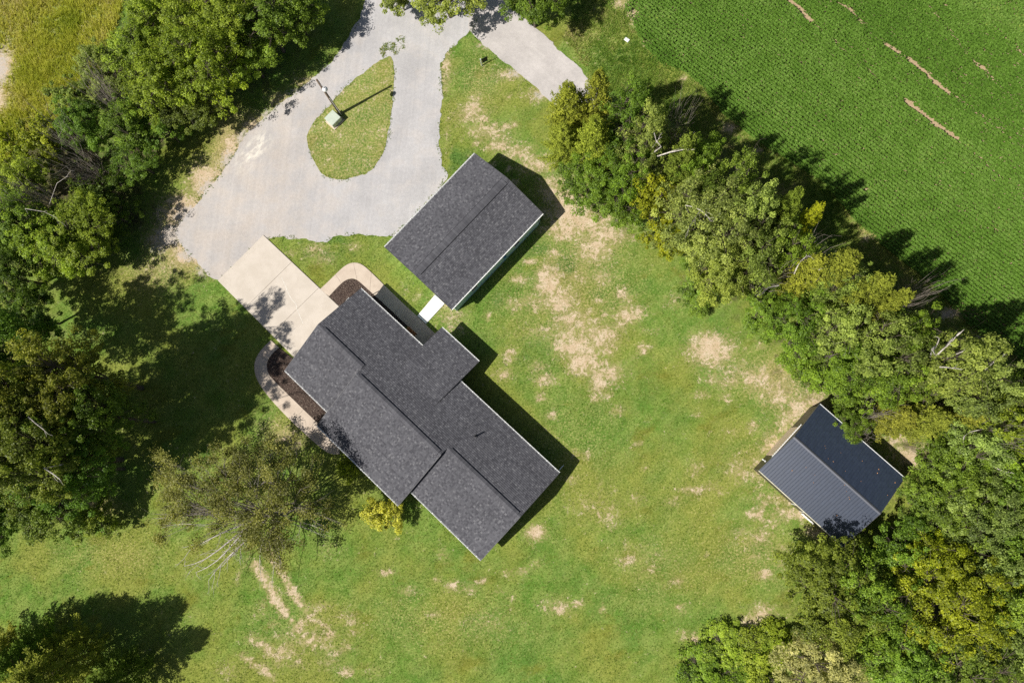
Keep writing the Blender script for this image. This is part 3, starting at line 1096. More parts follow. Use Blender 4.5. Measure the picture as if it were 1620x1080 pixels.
# enclosed room under the porch roof covers the SE part, the rest is open on posts
um = d0 + 1.9
dw.hexa([(um, v1_, 0), (ux1, v1_, 0), (ux1, v0_, 0), (um, v0_, 0), (um, v1_, zb_), (ux1, v1_, zb_), (ux1, v0_, za_), (um, v0_, za_)])
dw.build('wall', SH, house)
# triangular cheek that closes the porch roof above the main slope
for uu in (d0 + .12, d1 - .12):
    ch = MB()
    ch.add([(uu - .02, vr, ze - .02), (uu - .02, vs_, zs_), (uu - .02, vr, zd + .03 + pd * (vd - vr) - .10), (uu + .02, vr, ze - .02), (uu + .02, vs_, zs_), (uu + .02, vr, zd + .03 + pd * (vd - vr) - .10)],
           [(0, 1, 2), (5, 4, 3), (0, 2, 5, 3), (1, 0, 3, 4), (2, 1, 4, 5)])
    ch.build('cheek_wall', SH, house)
ps = MB()
ps.box(d0 + .3, d0 + .42, vd - .45, vd - .33, .09, zd - .02)
ps.build('porch_post', M['white'], house)
door(house, um, vd - 1.6, .1, .92, 2.0, 'u', -1, M['door'])
window(house, (um + ux1) / 2, v0_, 1.0, 1.4, 1.0, 'v', 1)
window(house, ux1, vd - 1.6, .9, .9, 1.1, 'u', 1)
for uu in (u2 - 1.2, u2 + 2.4, u2 + 6.5):
    window(house, uu, vr - OH, 1.0, 1.3, 1.1, 'v', 1)
window(house, u0 + 3.2, vr - OH, 1.0, 1.3, 1.1, 'v', 1)
window(house, u0 + 3.2, vA + OH, 1.0, 1.5, 1.1, 'v', -1)
for uu in (u1 + 2.6, u1 + 6.2, u1 + 9.6):
    window(house, uu, vB + OH, .9, 1.5, 1.2, 'v', -1)
for uu in (u2 + 2.5, u2 + 6.8):
    window(house, uu, vC + OH, .9, 1.3, 1.2, 'v', -1)
window(house, u3 - OH, vAr - 2.4, 1.0, 1.2, 1.1, 'u', 1)
door(house, u3 - OH, vAr + 1.2, .12, .92, 2.0, 'u', 1, M['door'])
# two overhead doors in the gable that faces the driveway
for vv in (vAr - 2.35, vAr + 1.6):
    gd = MB()
    gd.box(u0 + OH - .05, u0 + OH - .005, vv - 1.25, vv + 1.25, .11, 2.2)
    g_ = gd.build('garage_door', M['white'], house)
    for k in range(4):
        pm = MB()
        pm.bevbox(u0 + OH - .075, u0 + OH - .052, vv - 1.2, vv + 1.2, .16 + k * .51, .60 + k * .51, .01)
        pm.build('door_panel', M['white'], g_)
downspout(house, u0 + .3, vr - .2, ze - .1, -1, -.4)
downspout(house, u3 - .2, vr + .05, ze - .1, 0, 1)
downspout(house, u1 + .2, vB - .05, zBl - .1, 0, -1)
vp = MB()
vc = np.array([math.cos(-HTH), math.sin(-HTH)])
pv = G(752, 690, 3.75)
lv = Matrix.Rotation(-HTH, 3, 'Z') @ (Vector(pv) - Vector((house.location.x, house.location.y, 0)))
zv = ze + pit * (vr - lv.y)
vp.tube([(lv.x, lv.y, zv - .1), (lv.x, lv.y, zv + .8)], .085, 8)
vpo = vp.build('vent_pipe', M['black'], house)
fl = MB()
fl.tube([(lv.x, lv.y, zv - .05), (lv.x, lv.y, zv + .06), (lv.x, lv.y, zv + .14)], [.2, .18, .065], 10)
fl.build('pipe_boot', M['drip'], vpo)
# white splash block by the driveway gable
# ---- the detached garage ----------------------------------------------------
GTH = .825
gc = (-11.41, 22.60)
gL, gW, gze, gzr = 13.91 / 2, 9.93 / 2, 3.08, 4.52
garage = empty('detached_garage', (gc[0], gc[1], 0), GTH)
tag(garage, 'detached garage with charcoal shingle gable roof and pale blue siding beside the gravel', 'garage')
gp = (gzr - gze) / gW
slope(garage, -gL, gL, gW, gze, 0, gzr, None, 11)
slope(garage, -gL, gL, -gW, gze, 0, gzr, None, 12)
ridge_vent(garage, -gL + .45, gL - .45, 0, gzr, gp, .40, .085, 21)
for s_ in (-1, 1):
    vsl = MB()
    ya, yb = s_ * .403, s_ * .455
    vsl.hexa([(-gL + .45, min(ya, yb), gzr - gp * abs(min(ya, yb)) + .01), (gL - .45, min(ya, yb), gzr - gp * abs(min(ya, yb)) + .01), (gL - .45, max(ya, yb), gzr - gp * abs(max(ya, yb)) + .01), (-gL + .45, max(ya, yb), gzr - gp * abs(max(ya, yb)) + .01),
              (-gL + .45, min(ya, yb), gzr - gp * abs(min(ya, yb)) + .045), (gL - .45, min(ya, yb), gzr - gp * abs(min(ya, yb)) + .045), (gL - .45, max(ya, yb), gzr - gp * abs(max(ya, yb)) + .045), (-gL + .45, max(ya, yb), gzr - gp * abs(max(ya, yb)) + .045)])
    vsl.build('vent_slot', M['black'], garage)
for a_, b_ in ((-gL, -gL + .45), (gL - .45, gL)):
    ridge_vent(garage, a_, b_, 0, gzr, gp, .16, .035, 5).name = 'ridge_cap'
for s_ in (-1, 1):
    gutter(garage, -gL, gL, s_ * gW, gze, s_)
    for e_ in (-1, 1):
        rake(garage, e_ * gL, s_ * gW, gze, 0, gzr, e_)
gable_wall(garage, -gL + .35, gL - .35, -gW + .20, gW - .20, 0, gp, gp, gzr, .16, M['siding_garage'])
for uu in (-3.6, 3.0):
    window(garage, uu, -gW + .20, 1.0, .9, 1.0, 'v', -1)
door(garage, -gL + .35, -gW + 2.0, .1, .92, 2.0, 'u', -1, M['white'])
for uu in (-3.3, 2.2):
    gd = MB()
    gd.box(uu - 1.9, uu + 1.9, gW - .195, gW - .155, .04, 2.25)
    g_ = gd.build('garage_door', M['white'], garage)
    for k in range(4):
        pm = MB()
        pm.box(uu - 1.85, uu + 1.85, gW - .153, gW - .135, .08 + k * .54, .56 + k * .54)
        pm.build('door_panel', M['white'], g_)
em = MB()
em.bevbox(.85, 1.25, -gW - .12, -gW + .195, 1.3, 1.95, .03)
em.tube([(1.02, -gW + .17, 0.0), (1.02, -gW + .17, 1.3)], .03, 6)
em.build('meter_box', mat_plain('blue_grey_meter_enamel', (.16, .32, .42), .4), garage)
hk = MB()
hk.tube([(gL - .5, -gW + .2, gze - .2), (gL - .5, -gW + .2, .1)], .045, 6)
hk.build('downspout', M['black'], garage)

# ---- the metal barn -----------------------------------------------------------
STH = -.749
sc_ = (25.04, -2.21)
sL, sW, sze, szr = 10.33 / 2, 8.82 / 2, 2.90, 4.36
barn = empty('metal_barn', (sc_[0], sc_[1], 0), STH)
tag(barn, 'dark metal barn with ribbed standing panel roof beneath the tree line', 'barn')
sp_ = (szr - sze) / sW
npan = 12
pw = 2 * sL / npan


def panel_mesh(side):
    """ribbed steel panel, one width of pw, from eave to ridge"""
    prof = []
    ribs = 3
    for k in range(ribs):
        x = (k + .12) * pw / ribs
        prof += [(x - .03, 0), (x - .012, .034), (x + .02, .034), (x + .038, 0)]
    prof = [(0, 0)] + [p for p in prof if p[0] > 0] + [(pw - .002, 0)]
    V = []
    for x, h in prof:
        V += [(x, side * (sW + .04), sze - .04 * sp_ + h), (x, 0, szr + h)]
    mb = MB()
    fs = [(2 * i, 2 * i + 2, 2 * i + 3, 2 * i + 1) for i in range(len(prof) - 1)]
    mb.add(V, fs)
    th = MB()
    th.add(V + [(v[0], v[1], v[2] - .012) for v in V], fs + [tuple(j + len(V) for j in f[::-1]) for f in fs])
    return th


for side in (-1, 1):
    rd = roof_slab('roof_deck', barn, -sL + .02, sL - .02, side * (sW), sze - .02, 0, szr - .02, .07, M['drip'])
    first = panel_mesh(side).build('roof_panel', M['metal_roof'], rd)
    first.location = (-sL, 0, 0)
    for k in range(1, npan):
        c = first.copy()
        COL.objects.link(c)
        c.parent = rd
        c.location = (-sL + k * pw, 0, .0015 * (k % 2))
rc = MB()
rc.add([(-sL, -.15, szr - .15 * sp_ + .045), (sL, -.15, szr - .15 * sp_ + .045), (sL, 0, szr + .075), (-sL, 0, szr + .075), (-sL, .15, szr - .15 * sp_ + .045), (sL, .15, szr - .15 * sp_ + .045),
        (-sL, -.15, szr - .15 * sp_ + .03), (sL, -.15, szr - .15 * sp_ + .03), (-sL, .15, szr - .15 * sp_ + .03), (sL, .15, szr - .15 * sp_ + .03)],
       [(0, 1, 2, 3), (3, 2, 5, 4), (0, 6, 7, 1), (4, 5, 9, 8)])
rc.build('ridge_cap', M['metal_ridge'], barn)
for s_ in (-1, 1):
    tr = MB()
    tr.box(-sL, sL, min(s_ * (sW + .045), s_ * (sW + .10)), max(s_ * (sW + .045), s_ * (sW + .10)), sze - .16, sze + .015)
    tr.build('eave_trim', mat_plain('cream_trim', (.70, .66, .52), .5) if s_ < 0 else M['white'], barn)
    for e_ in (-1, 1):
        rk = rake(barn, e_ * sL, s_ * sW, sze, 0, szr, e_)
        rk.data.materials.clear()
        rk.data.materials.append(M['metal_ridge'] if (e_ < 0 and s_ < 0) else M['drip'])
gable_wall(barn, -sL + .08, sL - .15, -sW + .12, sW - .12, 0, sp_, sp_, szr, .1, M['metal_wall'])
ribs = MB()
for k in range(30):
    uu = -sL + .3 + k * (2 * sL - .6) / 29
    for s_ in (-1, 1):
        y = s_ * (sW - .12)
        ribs.box(uu - .03, uu + .03, min(y, y + s_ * .03), max(y, y + s_ * .03), 0, sze - .12)
tag(ribs.build('wall_ribs', M['metal_wall'], barn), kind='stuff')
# overhead door in the gable that faces the lawn, with its white track
vdoor = -.45
od = MB()
od.box(-sL + .035, -sL + .075, vdoor - 1.9, vdoor + 1.9, .02, 2.92)
odo = od.build('overhead_door', M['tan_door'], barn)
for k in range(5):
    sl = MB()
    sl.box(-sL + .01, -sL + .033, vdoor - 1.86, vdoor + 1.86, .05 + k * .575, .59 + k * .575)
    sl.build('door_panel', M['tan_door'], odo)
tk = MB()
tk.box(-sL - .02, -sL + .03, vdoor - 2.15, vdoor + 2.15, 2.94, 3.02)
for k in range(18):
    y = vdoor - 2.05 + k * .24
    tk.box(-sL - .05, -sL - .023, y, y + .12, 2.955, 3.005)
tk.build('door_track', M['white'], barn)
lampb = MB()
lampb.bevbox(-sL - .06, -sL + .07, -sW + 1.13, -sW + 1.27, 1.9, 2.02, .03)
lampb.tube([(-sL - .1, -sW + 1.2, 1.9), (-sL - .25, -sW + 1.2, 1.75)], [.04, .07], 8)
lampb.build('wall_lamp', M['white'], barn)
door(barn, .35, -sW + .12, .05, .95, 2.0, 'v', -1, M['metal_wall'])
stp = empty('door_step', (*G2(1279, 818), 0), STH)
tag(stp, 'white concrete step on the lawn side wall of the metal barn', 'step')
sm = MB()
sm.bevbox(-.72, .72, -.18, .18, 0, .16, .02)
sm.build('tread', M['white_concrete'], stp)
sm = MB()
sm.bevbox(-.76, .76, -.24, -.185, 0, .07, .015)
sm.build('riser', M['white_concrete'], stp)
# fallen leaves on the barn roof
lf = MB()
lv_ = [(1279, 712), (1305, 705), (1306, 709), (1330, 716), (1318, 730), (1310, 725), (1390, 742), (1388, 748), (1364, 729), (1337, 745), (1343, 763), (1362, 761), (1416, 763), (1253, 744), (1275, 739), (1289, 751), (1287, 763), (1336, 767), (1343, 786), (1344, 789), (1324, 815), (1339, 777), (1360, 780), (1404, 783)]
r_ = np.random.default_rng(5)
for (x_, y_) in lv_:
    for zt in (3.2,):
        w3 = G(x_, y_, zt)
        q = Matrix.Rotation(-STH, 3, 'Z') @ (Vector(w3) - Vector((sc_[0], sc_[1], 0)))
        zt = szr - abs(q.y) * sp_ + .05
        q = Matrix.Rotation(-STH, 3, 'Z') @ (Vector(G(x_, y_, zt)) - Vector((sc_[0], sc_[1], 0)))
    a_ = r_.uniform(0, 6.28)
    L_ = r_.uniform(.04, .08)
    dx, dy = math.cos(a_) * L_, math.sin(a_) * L_
    lf.add([(q.x + dx, q.y + dy, zt + .01), (q.x - dy * .6, q.y + dx * .6, zt + .03), (q.x - dx, q.y - dy, zt + .02), (q.x + dy * .6, q.y - dx * .6, zt + .01)], [(0, 1, 2, 3)])
lfo = lf.build('fallen_leaves', M['rust'], None)
lfo.location = barn.location
lfo.rotation_euler = barn.rotation_euler
tag(lfo, 'scatter of small dry leaves lying on the metal barn roof', 'leaves', None, 'stuff')

# ------------------------------------------------------------------ small things
pb = G(538.3, 180.6)
pole = empty('utility_pole', tuple(pb))
tag(pole, 'tall wooden utility pole with a white lamp head on the grass island', 'utility pole')
mb = MB()
mb.tube([(0, 0, -.1), (0, 0, 3.5), (.02, 0, 7.86)], [.165, .14, .105], 12)
mb.build('post', M['pole'], pole, True)
arm = MB()
adir = np.array([.70, -.71])
arm.tube([(0.08, -.08, 7.0), (adir[0] * .4, adir[1] * .4, 7.25), (adir[0] * .85, adir[1] * .85, 7.3)], .03, 6)
armo = arm.build('lamp_arm', M['galv'], pole)
lh = MB()
c3 = np.array([adir[0] * 1.02, adir[1] * 1.02, 7.3])
lh.tube([c3 + [0, 0, .20], c3 + [0, 0, .17], c3 + [0, 0, .05], c3 + [0, 0, -.10], c3 + [0, 0, -.2]], [.10, .17, .24, .30, .28], 14)
lh.build('lamp_head', M['white'], armo, True)
pc = MB()
pc.tube([c3 + [0, 0, .20], c3 + [0, 0, .29]], .05, 8)
pc.build('photocell', M['drip'], armo)
ins = MB()
ins.tube([(.13, -.05, 7.5), (.2, -.08, 7.5), (.24, -.1, 7.62)], [.03, .03, .05], 7)
ins.build('insulator', M['galv'], pole)
cond = MB()
cond.tube([(.14, -.1, 0), (.12, -.09, 4.0)], .04, 6)
cond.build('conduit', M['white'], pole)

tb = G(530, 192)
tr_ = empty('transformer_box', tuple(tb), .82)
tag(tr_, 'pale green pad mounted transformer cabinet at the foot of the pole', 'transformer')
mb = MB()
mb.bevbox(-.80, .80, -.78, .78, 0, .14, .02)
mb.build('concrete_pad', M['walk'], tr_)
mb = MB()
mb.hexa([(-.66, -.62, .14), (.66, -.62, .14), (.66, .62, .14), (-.66, .62, .14), (-.64, -.60, .86), (.64, -.60, .86), (.64, .60, .95), (-.64, .60, .95)])
cab = mb.build('cabinet', M['box_green'], tr_)
mb = MB()
mb.hexa([(-.69, -.66, .862), (.69, -.66, .862), (.69, .65, .955), (-.69, .65, .955), (-.66, -.62, .91), (.66, -.62, .91), (.66, .61, 1.0), (-.66, .61, 1.0)])
mb.build('lid', M['box_green'], tr_)
for s_ in (-1, 1):
    mb = MB()
    mb.box(min(s_ * .03, s_ * .6), max(s_ * .03, s_ * .6), -.645, -.622, .2, .82)
    d_ = mb.build('cabinet_door', M['box_green'], tr_)
    hb = MB()
    hb.box(s_ * .1 - .02, s_ * .1 + .02, -.665, -.647, .45, .6)
    hb.build('handle', M['galv'], d_)

sg_ = empty('yard_sign', tuple(G(762.5, 104)), math.radians(27))
tag(sg_, 'white post yard sign with a black hanging panel on the grass by the road', 'sign')
mb = MB()
mb.bevbox(-.055, .055, -.055, .055, -.1, 1.45, .03)
mb.build('post', M['white'], sg_)
mb = MB()
mb.box(.056, .86, -.03, .03, 1.22, 1.29)
mb.build('arm', M['black'], sg_)
mb = MB()
mb.box(.12, .80, -.02, .02, .50, 1.17)
pnl = mb.build('panel', M['black'], sg_)
mb = MB()
mb.box(.12, .80, -.024, .024, .44, .50)
mb.build('stripe', M['teal'], pnl)
for x_ in (.22, .70):
    mb = MB()
    mb.tube([(x_, 0, 1.17), (x_, 0, 1.22)], .012, 5)
    mb.build('hook', M['galv'], sg_)

wb = empty('utility_marker_box', tuple(G(991.5, 64)), math.radians(-38))
tag(wb, 'small white plastic box on the weedy strip beside the crop field', 'box')
mb = MB()
mb.bevbox(-.26, .26, -.17, .17, 0, .10, .01)
mb.build('base', M['white'], wb)
mb = MB()
mb.bevbox(-.29, .29, -.20, .20, .102, .15, .02)
mb.build('lid', M['white'], wb)

bn = empty('wooden_bench', tuple(G(651, 526, .09)), HTH)
tag(bn, 'small brown wooden bench on the shaded porch under the eave', 'bench')
for k in range(4):
    mb = MB()
    mb.bevbox(-.6, .6, -.28 + k * .15, -.15 + k * .15, .40, .44, .01)
    mb.build('slat', M['bench'], bn)
for x_ in (-.5, .5):
    for y_ in (-.22, .25):
        mb = MB()
        mb.box(x_ - .035, x_ + .035, y_ - .035, y_ + .035, 0, .398)
        mb.build('leg', M['bench'], bn)
mb = MB()
mb.box(-.58, .58, -.36, -.32, .5, .62)
mb.box(-.58, .58, -.37, -.33, .68, .80)
mb.box(-.54, -.47, -.33, -.29, .2, .82)
mb.box(.47, .54, -.33, -.29, .2, .82)
mb.build('backrest', M['bench'], bn)

sb = empty('splash_block', tuple(G(549, 477)), HTH)
tag(sb, 'white splash block on the mulch at the driveway corner of the house', 'splash block')
mb = MB()
mb.box(-.1, .1, -.5, .5, .05, .09)
mb.build('tray', M['white'], sb)
for x_ in (-.13, .10):
    mb = MB()
    mb.bevbox(x_, x_ + .03, -.5, .5, .05, .15, .01)
    mb.build('side_lip', M['white'], sb)

tp = np.array([G(1450, 535, .3), G(1470, 540, .3), G(1472, 558, .3), G(1452, 558, .3)])
n_ = 14
gxx, gyy = np.meshgrid(np.linspace(0, 1, n_), np.linspace(0, 1, n_))
Pt = (tp[0][None, None] * ((1 - gxx) * (1 - gyy))[..., None] + tp[1] * (gxx * (1 - gyy))[..., None] + tp[2] * (gxx * gyy)[..., None] + tp[3] * ((1 - gxx) * gyy)[..., None])
Pt[..., 2] = .05 + .75 * np.sin(np.pi * gxx) * np.sin(np.pi * gyy) ** .5 + .12 * fbm(gxx * 6, gyy * 6)
cen = Pt.mean((0, 1)) * [1, 1, 0]
bi = (np.arange(n_ - 1)[:, None] * n_ + np.arange(n_ - 1)[None]).ravel()
tme = mesh_np('tarp', (Pt - cen).reshape(-1, 3), np.stack([bi, bi + 1, bi + n_ + 1, bi + n_], 1), None, True)
to = link('covered_pile', tme, M['tarp'])
to.location = cen
tag(to, 'blue grey tarp over a low pile among the hedgerow trees', 'tarp')


# ------------------------------------------------------------------ vegetation
def leaf_quads(C, Nrm, L, W, r, ang=None):
    """rhombic leaves: C (k,3) centres, Nrm (k,3) normals"""
    k = len(C)
    Nrm = Nrm / (np.linalg.norm(Nrm, axis=1, keepdims=True) + 1e-9)
    ref = r.normal(size=(k, 3)) if ang is None else ang
    A = ref - Nrm * np.sum(ref * Nrm, 1, keepdims=True)
    A /= np.linalg.norm(A, axis=1, keepdims=True) + 1e-9
    B = np.cross(Nrm, A)
    V = np.zeros((k, 4, 3))
    V[:, 0] = C - A * L[:, None] / 2
    V[:, 1] = C + B * W[:, None] / 2 + A * L[:, None] * .08
    V[:, 2] = C + A * L[:, None] / 2
    V[:, 3] = C - B * W[:, None] / 2 + A * L[:, None] * .08
    return V.reshape(-1, 3)


class Skel:
    def __init__(s):
        s.mb = MB()

    def limb(s, a, b, r0, r1, r, sag=.12, n=4, sides=5):
        a = np.array(a, float)
        b = np.array(b, float)
        L = np.linalg.norm(b - a)
        off = r.normal(size=3) * sag * L
        off2 = r.normal(size=3) * sag * .5 * L
        pts = []
        rad = []
        for k in range(n + 1):
            t = k / n
            p = a + (b - a) * t + off * math.sin(math.pi * t) * .5 + off2 * math.sin(2 * math.pi * t) * .5 + np.array([0, 0, .10 * L * math.sin(math.pi * t)])
            pts.append(p)
            rad.append(r0 + (r1 - r0) * t)
        s.mb.tube(pts, rad, sides, False)
        return pts


def proto_broad(name, h, R, nclump, nleaf, leaf, seed, sparse=0.0, flat=1.0, bark='bark', dead=0, low=.0):
    """crown of leaf clumps carried on limbs. Returns (trunk mesh, crown mesh)"""
    r = np.random.default_rng(seed)
    zc = h * .60
    rv = h * .40 * flat
    # the crown is a set of branch heads, each with its own clumps, so the outline is uneven and gaps stay open
    nh = max(9, int(nclump / 17))
    heads = []
    tries = 0
    while len(heads) < nh:
        d = r.normal(size=3)
        d /= np.linalg.norm(d)
        tries += 1
        if d[2] < -.30 - low:
            continue
        rad = r.uniform(.45, 1.0) if r.random() < .8 else r.uniform(.95, 1.18)
        p = np.array([d[0] * R * rad * .86, d[1] * R * rad * .86, zc + d[2] * rv * rad * .9])
        if any(np.linalg.norm((p - q[0]) / np.array([R, R, rv])) < .40 for q in heads) and tries < 900:
            continue
        heads.append((p, r.uniform(.20, .33) * R, r.uniform(.18, .60)))
    Cs, Ch = [], []
    while len(Cs) < nclump:
        hp, hs, ht = heads[r.integers(nh)]
        p = hp + r.normal(size=3) * np.array([hs, hs, hs * .62])
        if p[2] < (.08 if low > 0 else .26) * h or np.linalg.norm(p - hp) > 1.9 * hs:
            continue
        Cs.append(p)
        Ch.append(ht)
    Cs = np.array(Cs)
    sk = Skel()
    top = np.array([r.normal() * .15 * R, r.normal() * .15 * R, h * .8])
    tr0 = .022 * h + .03
    trunk = sk.limb((0, 0, -.1), top, tr0, tr0 * .25, r, .05, 8, 7)
    trunk = np.array(trunk)
    # main limbs
    nodes = list(trunk[2:])
    nrad = [tr0 * (1 - .7 * i / 8) for i in range(2, 9)]
    nm = 9
    for k in range(nm):
        a = math.tau * (k + r.uniform(-.3, .3)) / nm * 1.0
        e = np.array([math.cos(a) * R * .62, math.sin(a) * R * .62, zc + r.uniform(-.15, .5) * rv])
        st = trunk[r.integers(2, 6)]
        pts = sk.limb(st, e, tr0 * .45, tr0 * .16, r, .12, 5, 5)
        nodes += pts[1:]
        nrad += [tr0 * .4 * (1 - .6 * i / 5) for i in range(1, 6)]
    nodes = np.array(nodes)
    for p in Cs:
        dd = np.linalg.norm(nodes - p, axis=1) + .6 * np.maximum(0, nodes[:, 2] - p[2])
        j = int(np.argmin(dd))
        sk.limb(nodes[j], p, min(nrad[j] * .5, .05) + .008, .008, r, .14, 3, 4)
    # dead bare tips
    for k in range(dead):
        p = Cs[r.integers(len(Cs))]
        d = p - np.array([0, 0, zc])
        d /= np.linalg.norm(d)
        e = p + d * r.uniform(.5, 1.2) + np.array([0, 0, r.uniform(.1, .6)])
        q = sk.limb(p, e, .028, .008, r, .15, 3, 4)
        for m in range(3):
            sk.limb(q[1 + m % 3], np.array(q[-1]) + r.normal(size=3) * .45, .014, .004, r, .15, 2, 3)
    tme = sk.mb
    V, T = [], []
    for p, ht in zip(Cs, Ch):
        n = int(nleaf * r.uniform(.55, 1.45) * (1 - sparse))
        cr = r.uniform(.34, .78) * (R / 4.2) ** .6
        d = r.normal(size=(n, 3))
        d /= np.linalg.norm(d, axis=1, keepdims=True)
        rad = cr * r.uniform(.15, 1.0, n) ** .5
        out = p - np.array([0, 0, zc - .3 * rv])
        out = out / (np.linalg.norm(out) + 1e-6)
        C = p + d * rad[:, None] * np.array([1, 1, .6]) + out * (rad * .1)[:, None]
        nr = d * .45 + out * .35 + np.array([0, 0, .85]) + r.normal(size=(n, 3)) * .40
        L = leaf * r.uniform(.65, 1.35, n)
        V.append(leaf_quads(C, nr, L, L * r.uniform(.5, .8, n), r))
        ct = ht + r.normal(0, .12)
        t = np.clip(ct + r.normal(0, .19, n), 0, 1)
        T.append(t)
    V = np.concatenate(V)
    T = np.concatenate(T)
    cme = mesh_np(name + '_crown', V, np.arange(len(V)).reshape(-1, 4), T)
    cme.materials.append(M['foliage'])
    return finish(name, tme, bark), cme


def finish(name, mb, bark):
    me = bpy.data.meshes.new(name + '_trunk')
    me.from_pydata(mb.v, [], mb.f)
    me.polygons.foreach_set('use_smooth', np.ones(len(me.polygons), bool))
    me.update()
    me.materials.append(M[bark])
    return me


def proto_cedar(name, h, R, nspray, nleaf, seed):
    r = np.random.default_rng(seed)
    sk = Skel()
    tr0 = .018 * h + .03
    trunk = np.array(sk.limb((0, 0, -.1), (r.normal() * .1, r.normal() * .1, h * .94), tr0, .02, r, .03, 10, 6))
    V, T = [], []
    for k in range(nspray):
        f = (k + r.random()) / nspray
        z = h * (.08 + .90 * f ** 1.15)
        prof = math.sin(math.pi * min(1, (.18 + .82 * (1 - f)) ** .8 * .62)) if f > .2 else .9
        prof = (1 - f) ** .62 * (.75 + .25 * r.random()) + .10
        Lr = R * prof * r.uniform(.7, 1.12)
        a = k * 2.399 + r.uniform(-.5, .5)
        o = np.array([math.cos(a), math.sin(a), 0])
        base = np.array([trunk[min(10, int(f * 10))][0], trunk[min(10, int(f * 10))][1], z])
        tip = base + o * Lr + np.array([0, 0, Lr * r.uniform(.15, .6)])
        if k % 2 == 0:
            sk.limb(base, base + (tip - base) * .85, .025, .006, r, .05, 2, 3)
        n = int(nleaf * r.uniform(.6, 1.3) * (.35 + .65 * prof))
        t = r.uniform(.2, 1.0, n) ** .75
        ax = (tip - base)
        side = np.cross(ax, [0, 0, 1])
        side /= np.linalg.norm(side) + 1e-6
        wid = .32 * (1 - t) + .13
        s = r.normal(0, 1, n) * wid * .75
        up = r.normal(0, .12, n)
        C = base + ax * t[:, None] + side * s[:, None] + np.array([0, 0, 1]) * up[:, None]
        nd = ax / (np.linalg.norm(ax) + 1e-6) + side * np.sign(s)[:, None] * .8 + r.normal(size=(n, 3)) * .45 + np.array([0, 0, .25])
        nr = np.array([0, 0, 1.0]) + r.normal(size=(n, 3)) * .55 + o * .2
        L = r.uniform(.16, .34, n)
        V.append(leaf_quads(C, nr, L, L * r.uniform(.25, .42, n), r, nd))
        ct = r.uniform(.2, .6)
        T.append(np.clip(ct + .25 * (t - .5) + r.normal(0, .12, n), 0, 1))
    V = np.concatenate(V)
    T = np.concatenate(T)
    cme = mesh_np(name + '_crown', V, np.arange(len(V)).reshape(-1, 4), T)
    cme.materials.append(M['needle'])
    return finish(name, sk.mb, 'bark'), cme


def proto_twigs(name, h, R, n, seed, lean=(.5, -.2), bark='twig'):
    """leafless shrub: one bundle of dry stems"""
    r = np.random.default_rng(seed)
    sk = Skel()
    for k in range(n):
        a = r.uniform(0, math.tau)
        rr = R * r.uniform(.2, 1)
        e = np.array([math.cos(a) * rr + lean[0] * R, math.sin(a) * rr + lean[1] * R, h * r.uniform(.6, 1)])
        s = np.array([math.cos(a) * .15, math.sin(a) * .15, 0])
        q = sk.limb(s, e, .028, .009, r, .08, 4, 4)
        for m in range(5):
            st = q[1 + m % 4]
            sk.limb(st, np.array(st) + (e - s) * r.uniform(.2, .4) + r.normal(size=3) * .35, .013, .005, r, .12, 2, 3)
    return finish(name, sk.mb, bark)


P = {}
P['L0'] = (12, 5.4, *proto_broad('broad_large_a', 12, 5.4, 380, 98, .22, 101))
P['L1'] = (12, 5.4, *proto_broad('broad_large_b', 12, 5.4, 360, 98, .22, 102, dead=5))
P['L2'] = (16, 5.4, *proto_broad('broad_tall', 16, 5.2, 370, 98, .22, 103))
P['M0'] = (9, 4.1, *proto_broad('broad_mid_a', 9, 4.1, 250, 96, .20, 111))
P['M1'] = (9, 4.1, *proto_broad('broad_mid_b', 9, 4.1, 225, 96, .20, 112, dead=6))
P['M2'] = (9, 4.1, *proto_broad('broad_mid_c', 9, 4.1, 260, 92, .19, 113))
P['M3'] = (9, 4.1, *proto_broad('broad_mid_d', 9, 4.1, 180, 102, .205, 114, dead=3))
P['S0'] = (5.5, 2.8, *proto_broad('broad_small_a', 5.5, 2.8, 120, 72, .19, 121, low=.4))
P['S1'] = (5.5, 2.8, *proto_broad('broad_small_b', 5.5, 2.8, 110, 72, .2, 122, low=.4))
P['C0'] = (9.5, 3.4, *proto_cedar('cedar_a', 9.5, 3.4, 190, 105, 131))
P['C1'] = (9.5, 3.4, *proto_cedar('cedar_b', 9.5, 3.4, 180, 110, 132))
P['C2'] = (9.5, 3.4, *proto_cedar('cedar_c', 9.5, 3.4, 170, 100, 133))
P['B0'] = (3.0, 1.8, *proto_broad('bush_a', 3.0, 1.8, 110, 80, .15, 141, low=.6))
P['B1'] = (2.4, 2.6, *proto_broad('bush_wide', 2.4, 2.6, 170, 75, .17, 142, low=.6))

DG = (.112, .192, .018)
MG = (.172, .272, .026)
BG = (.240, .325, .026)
YL = (.300, .352, .018)
GG = (.245, .318, .060)
OC = (.232, .262, .032)
OD = (.160, .222, .028)
PG = (.440, .430, .150)
YW = (.520, .490, .050)
TREES = []
TALL = {}


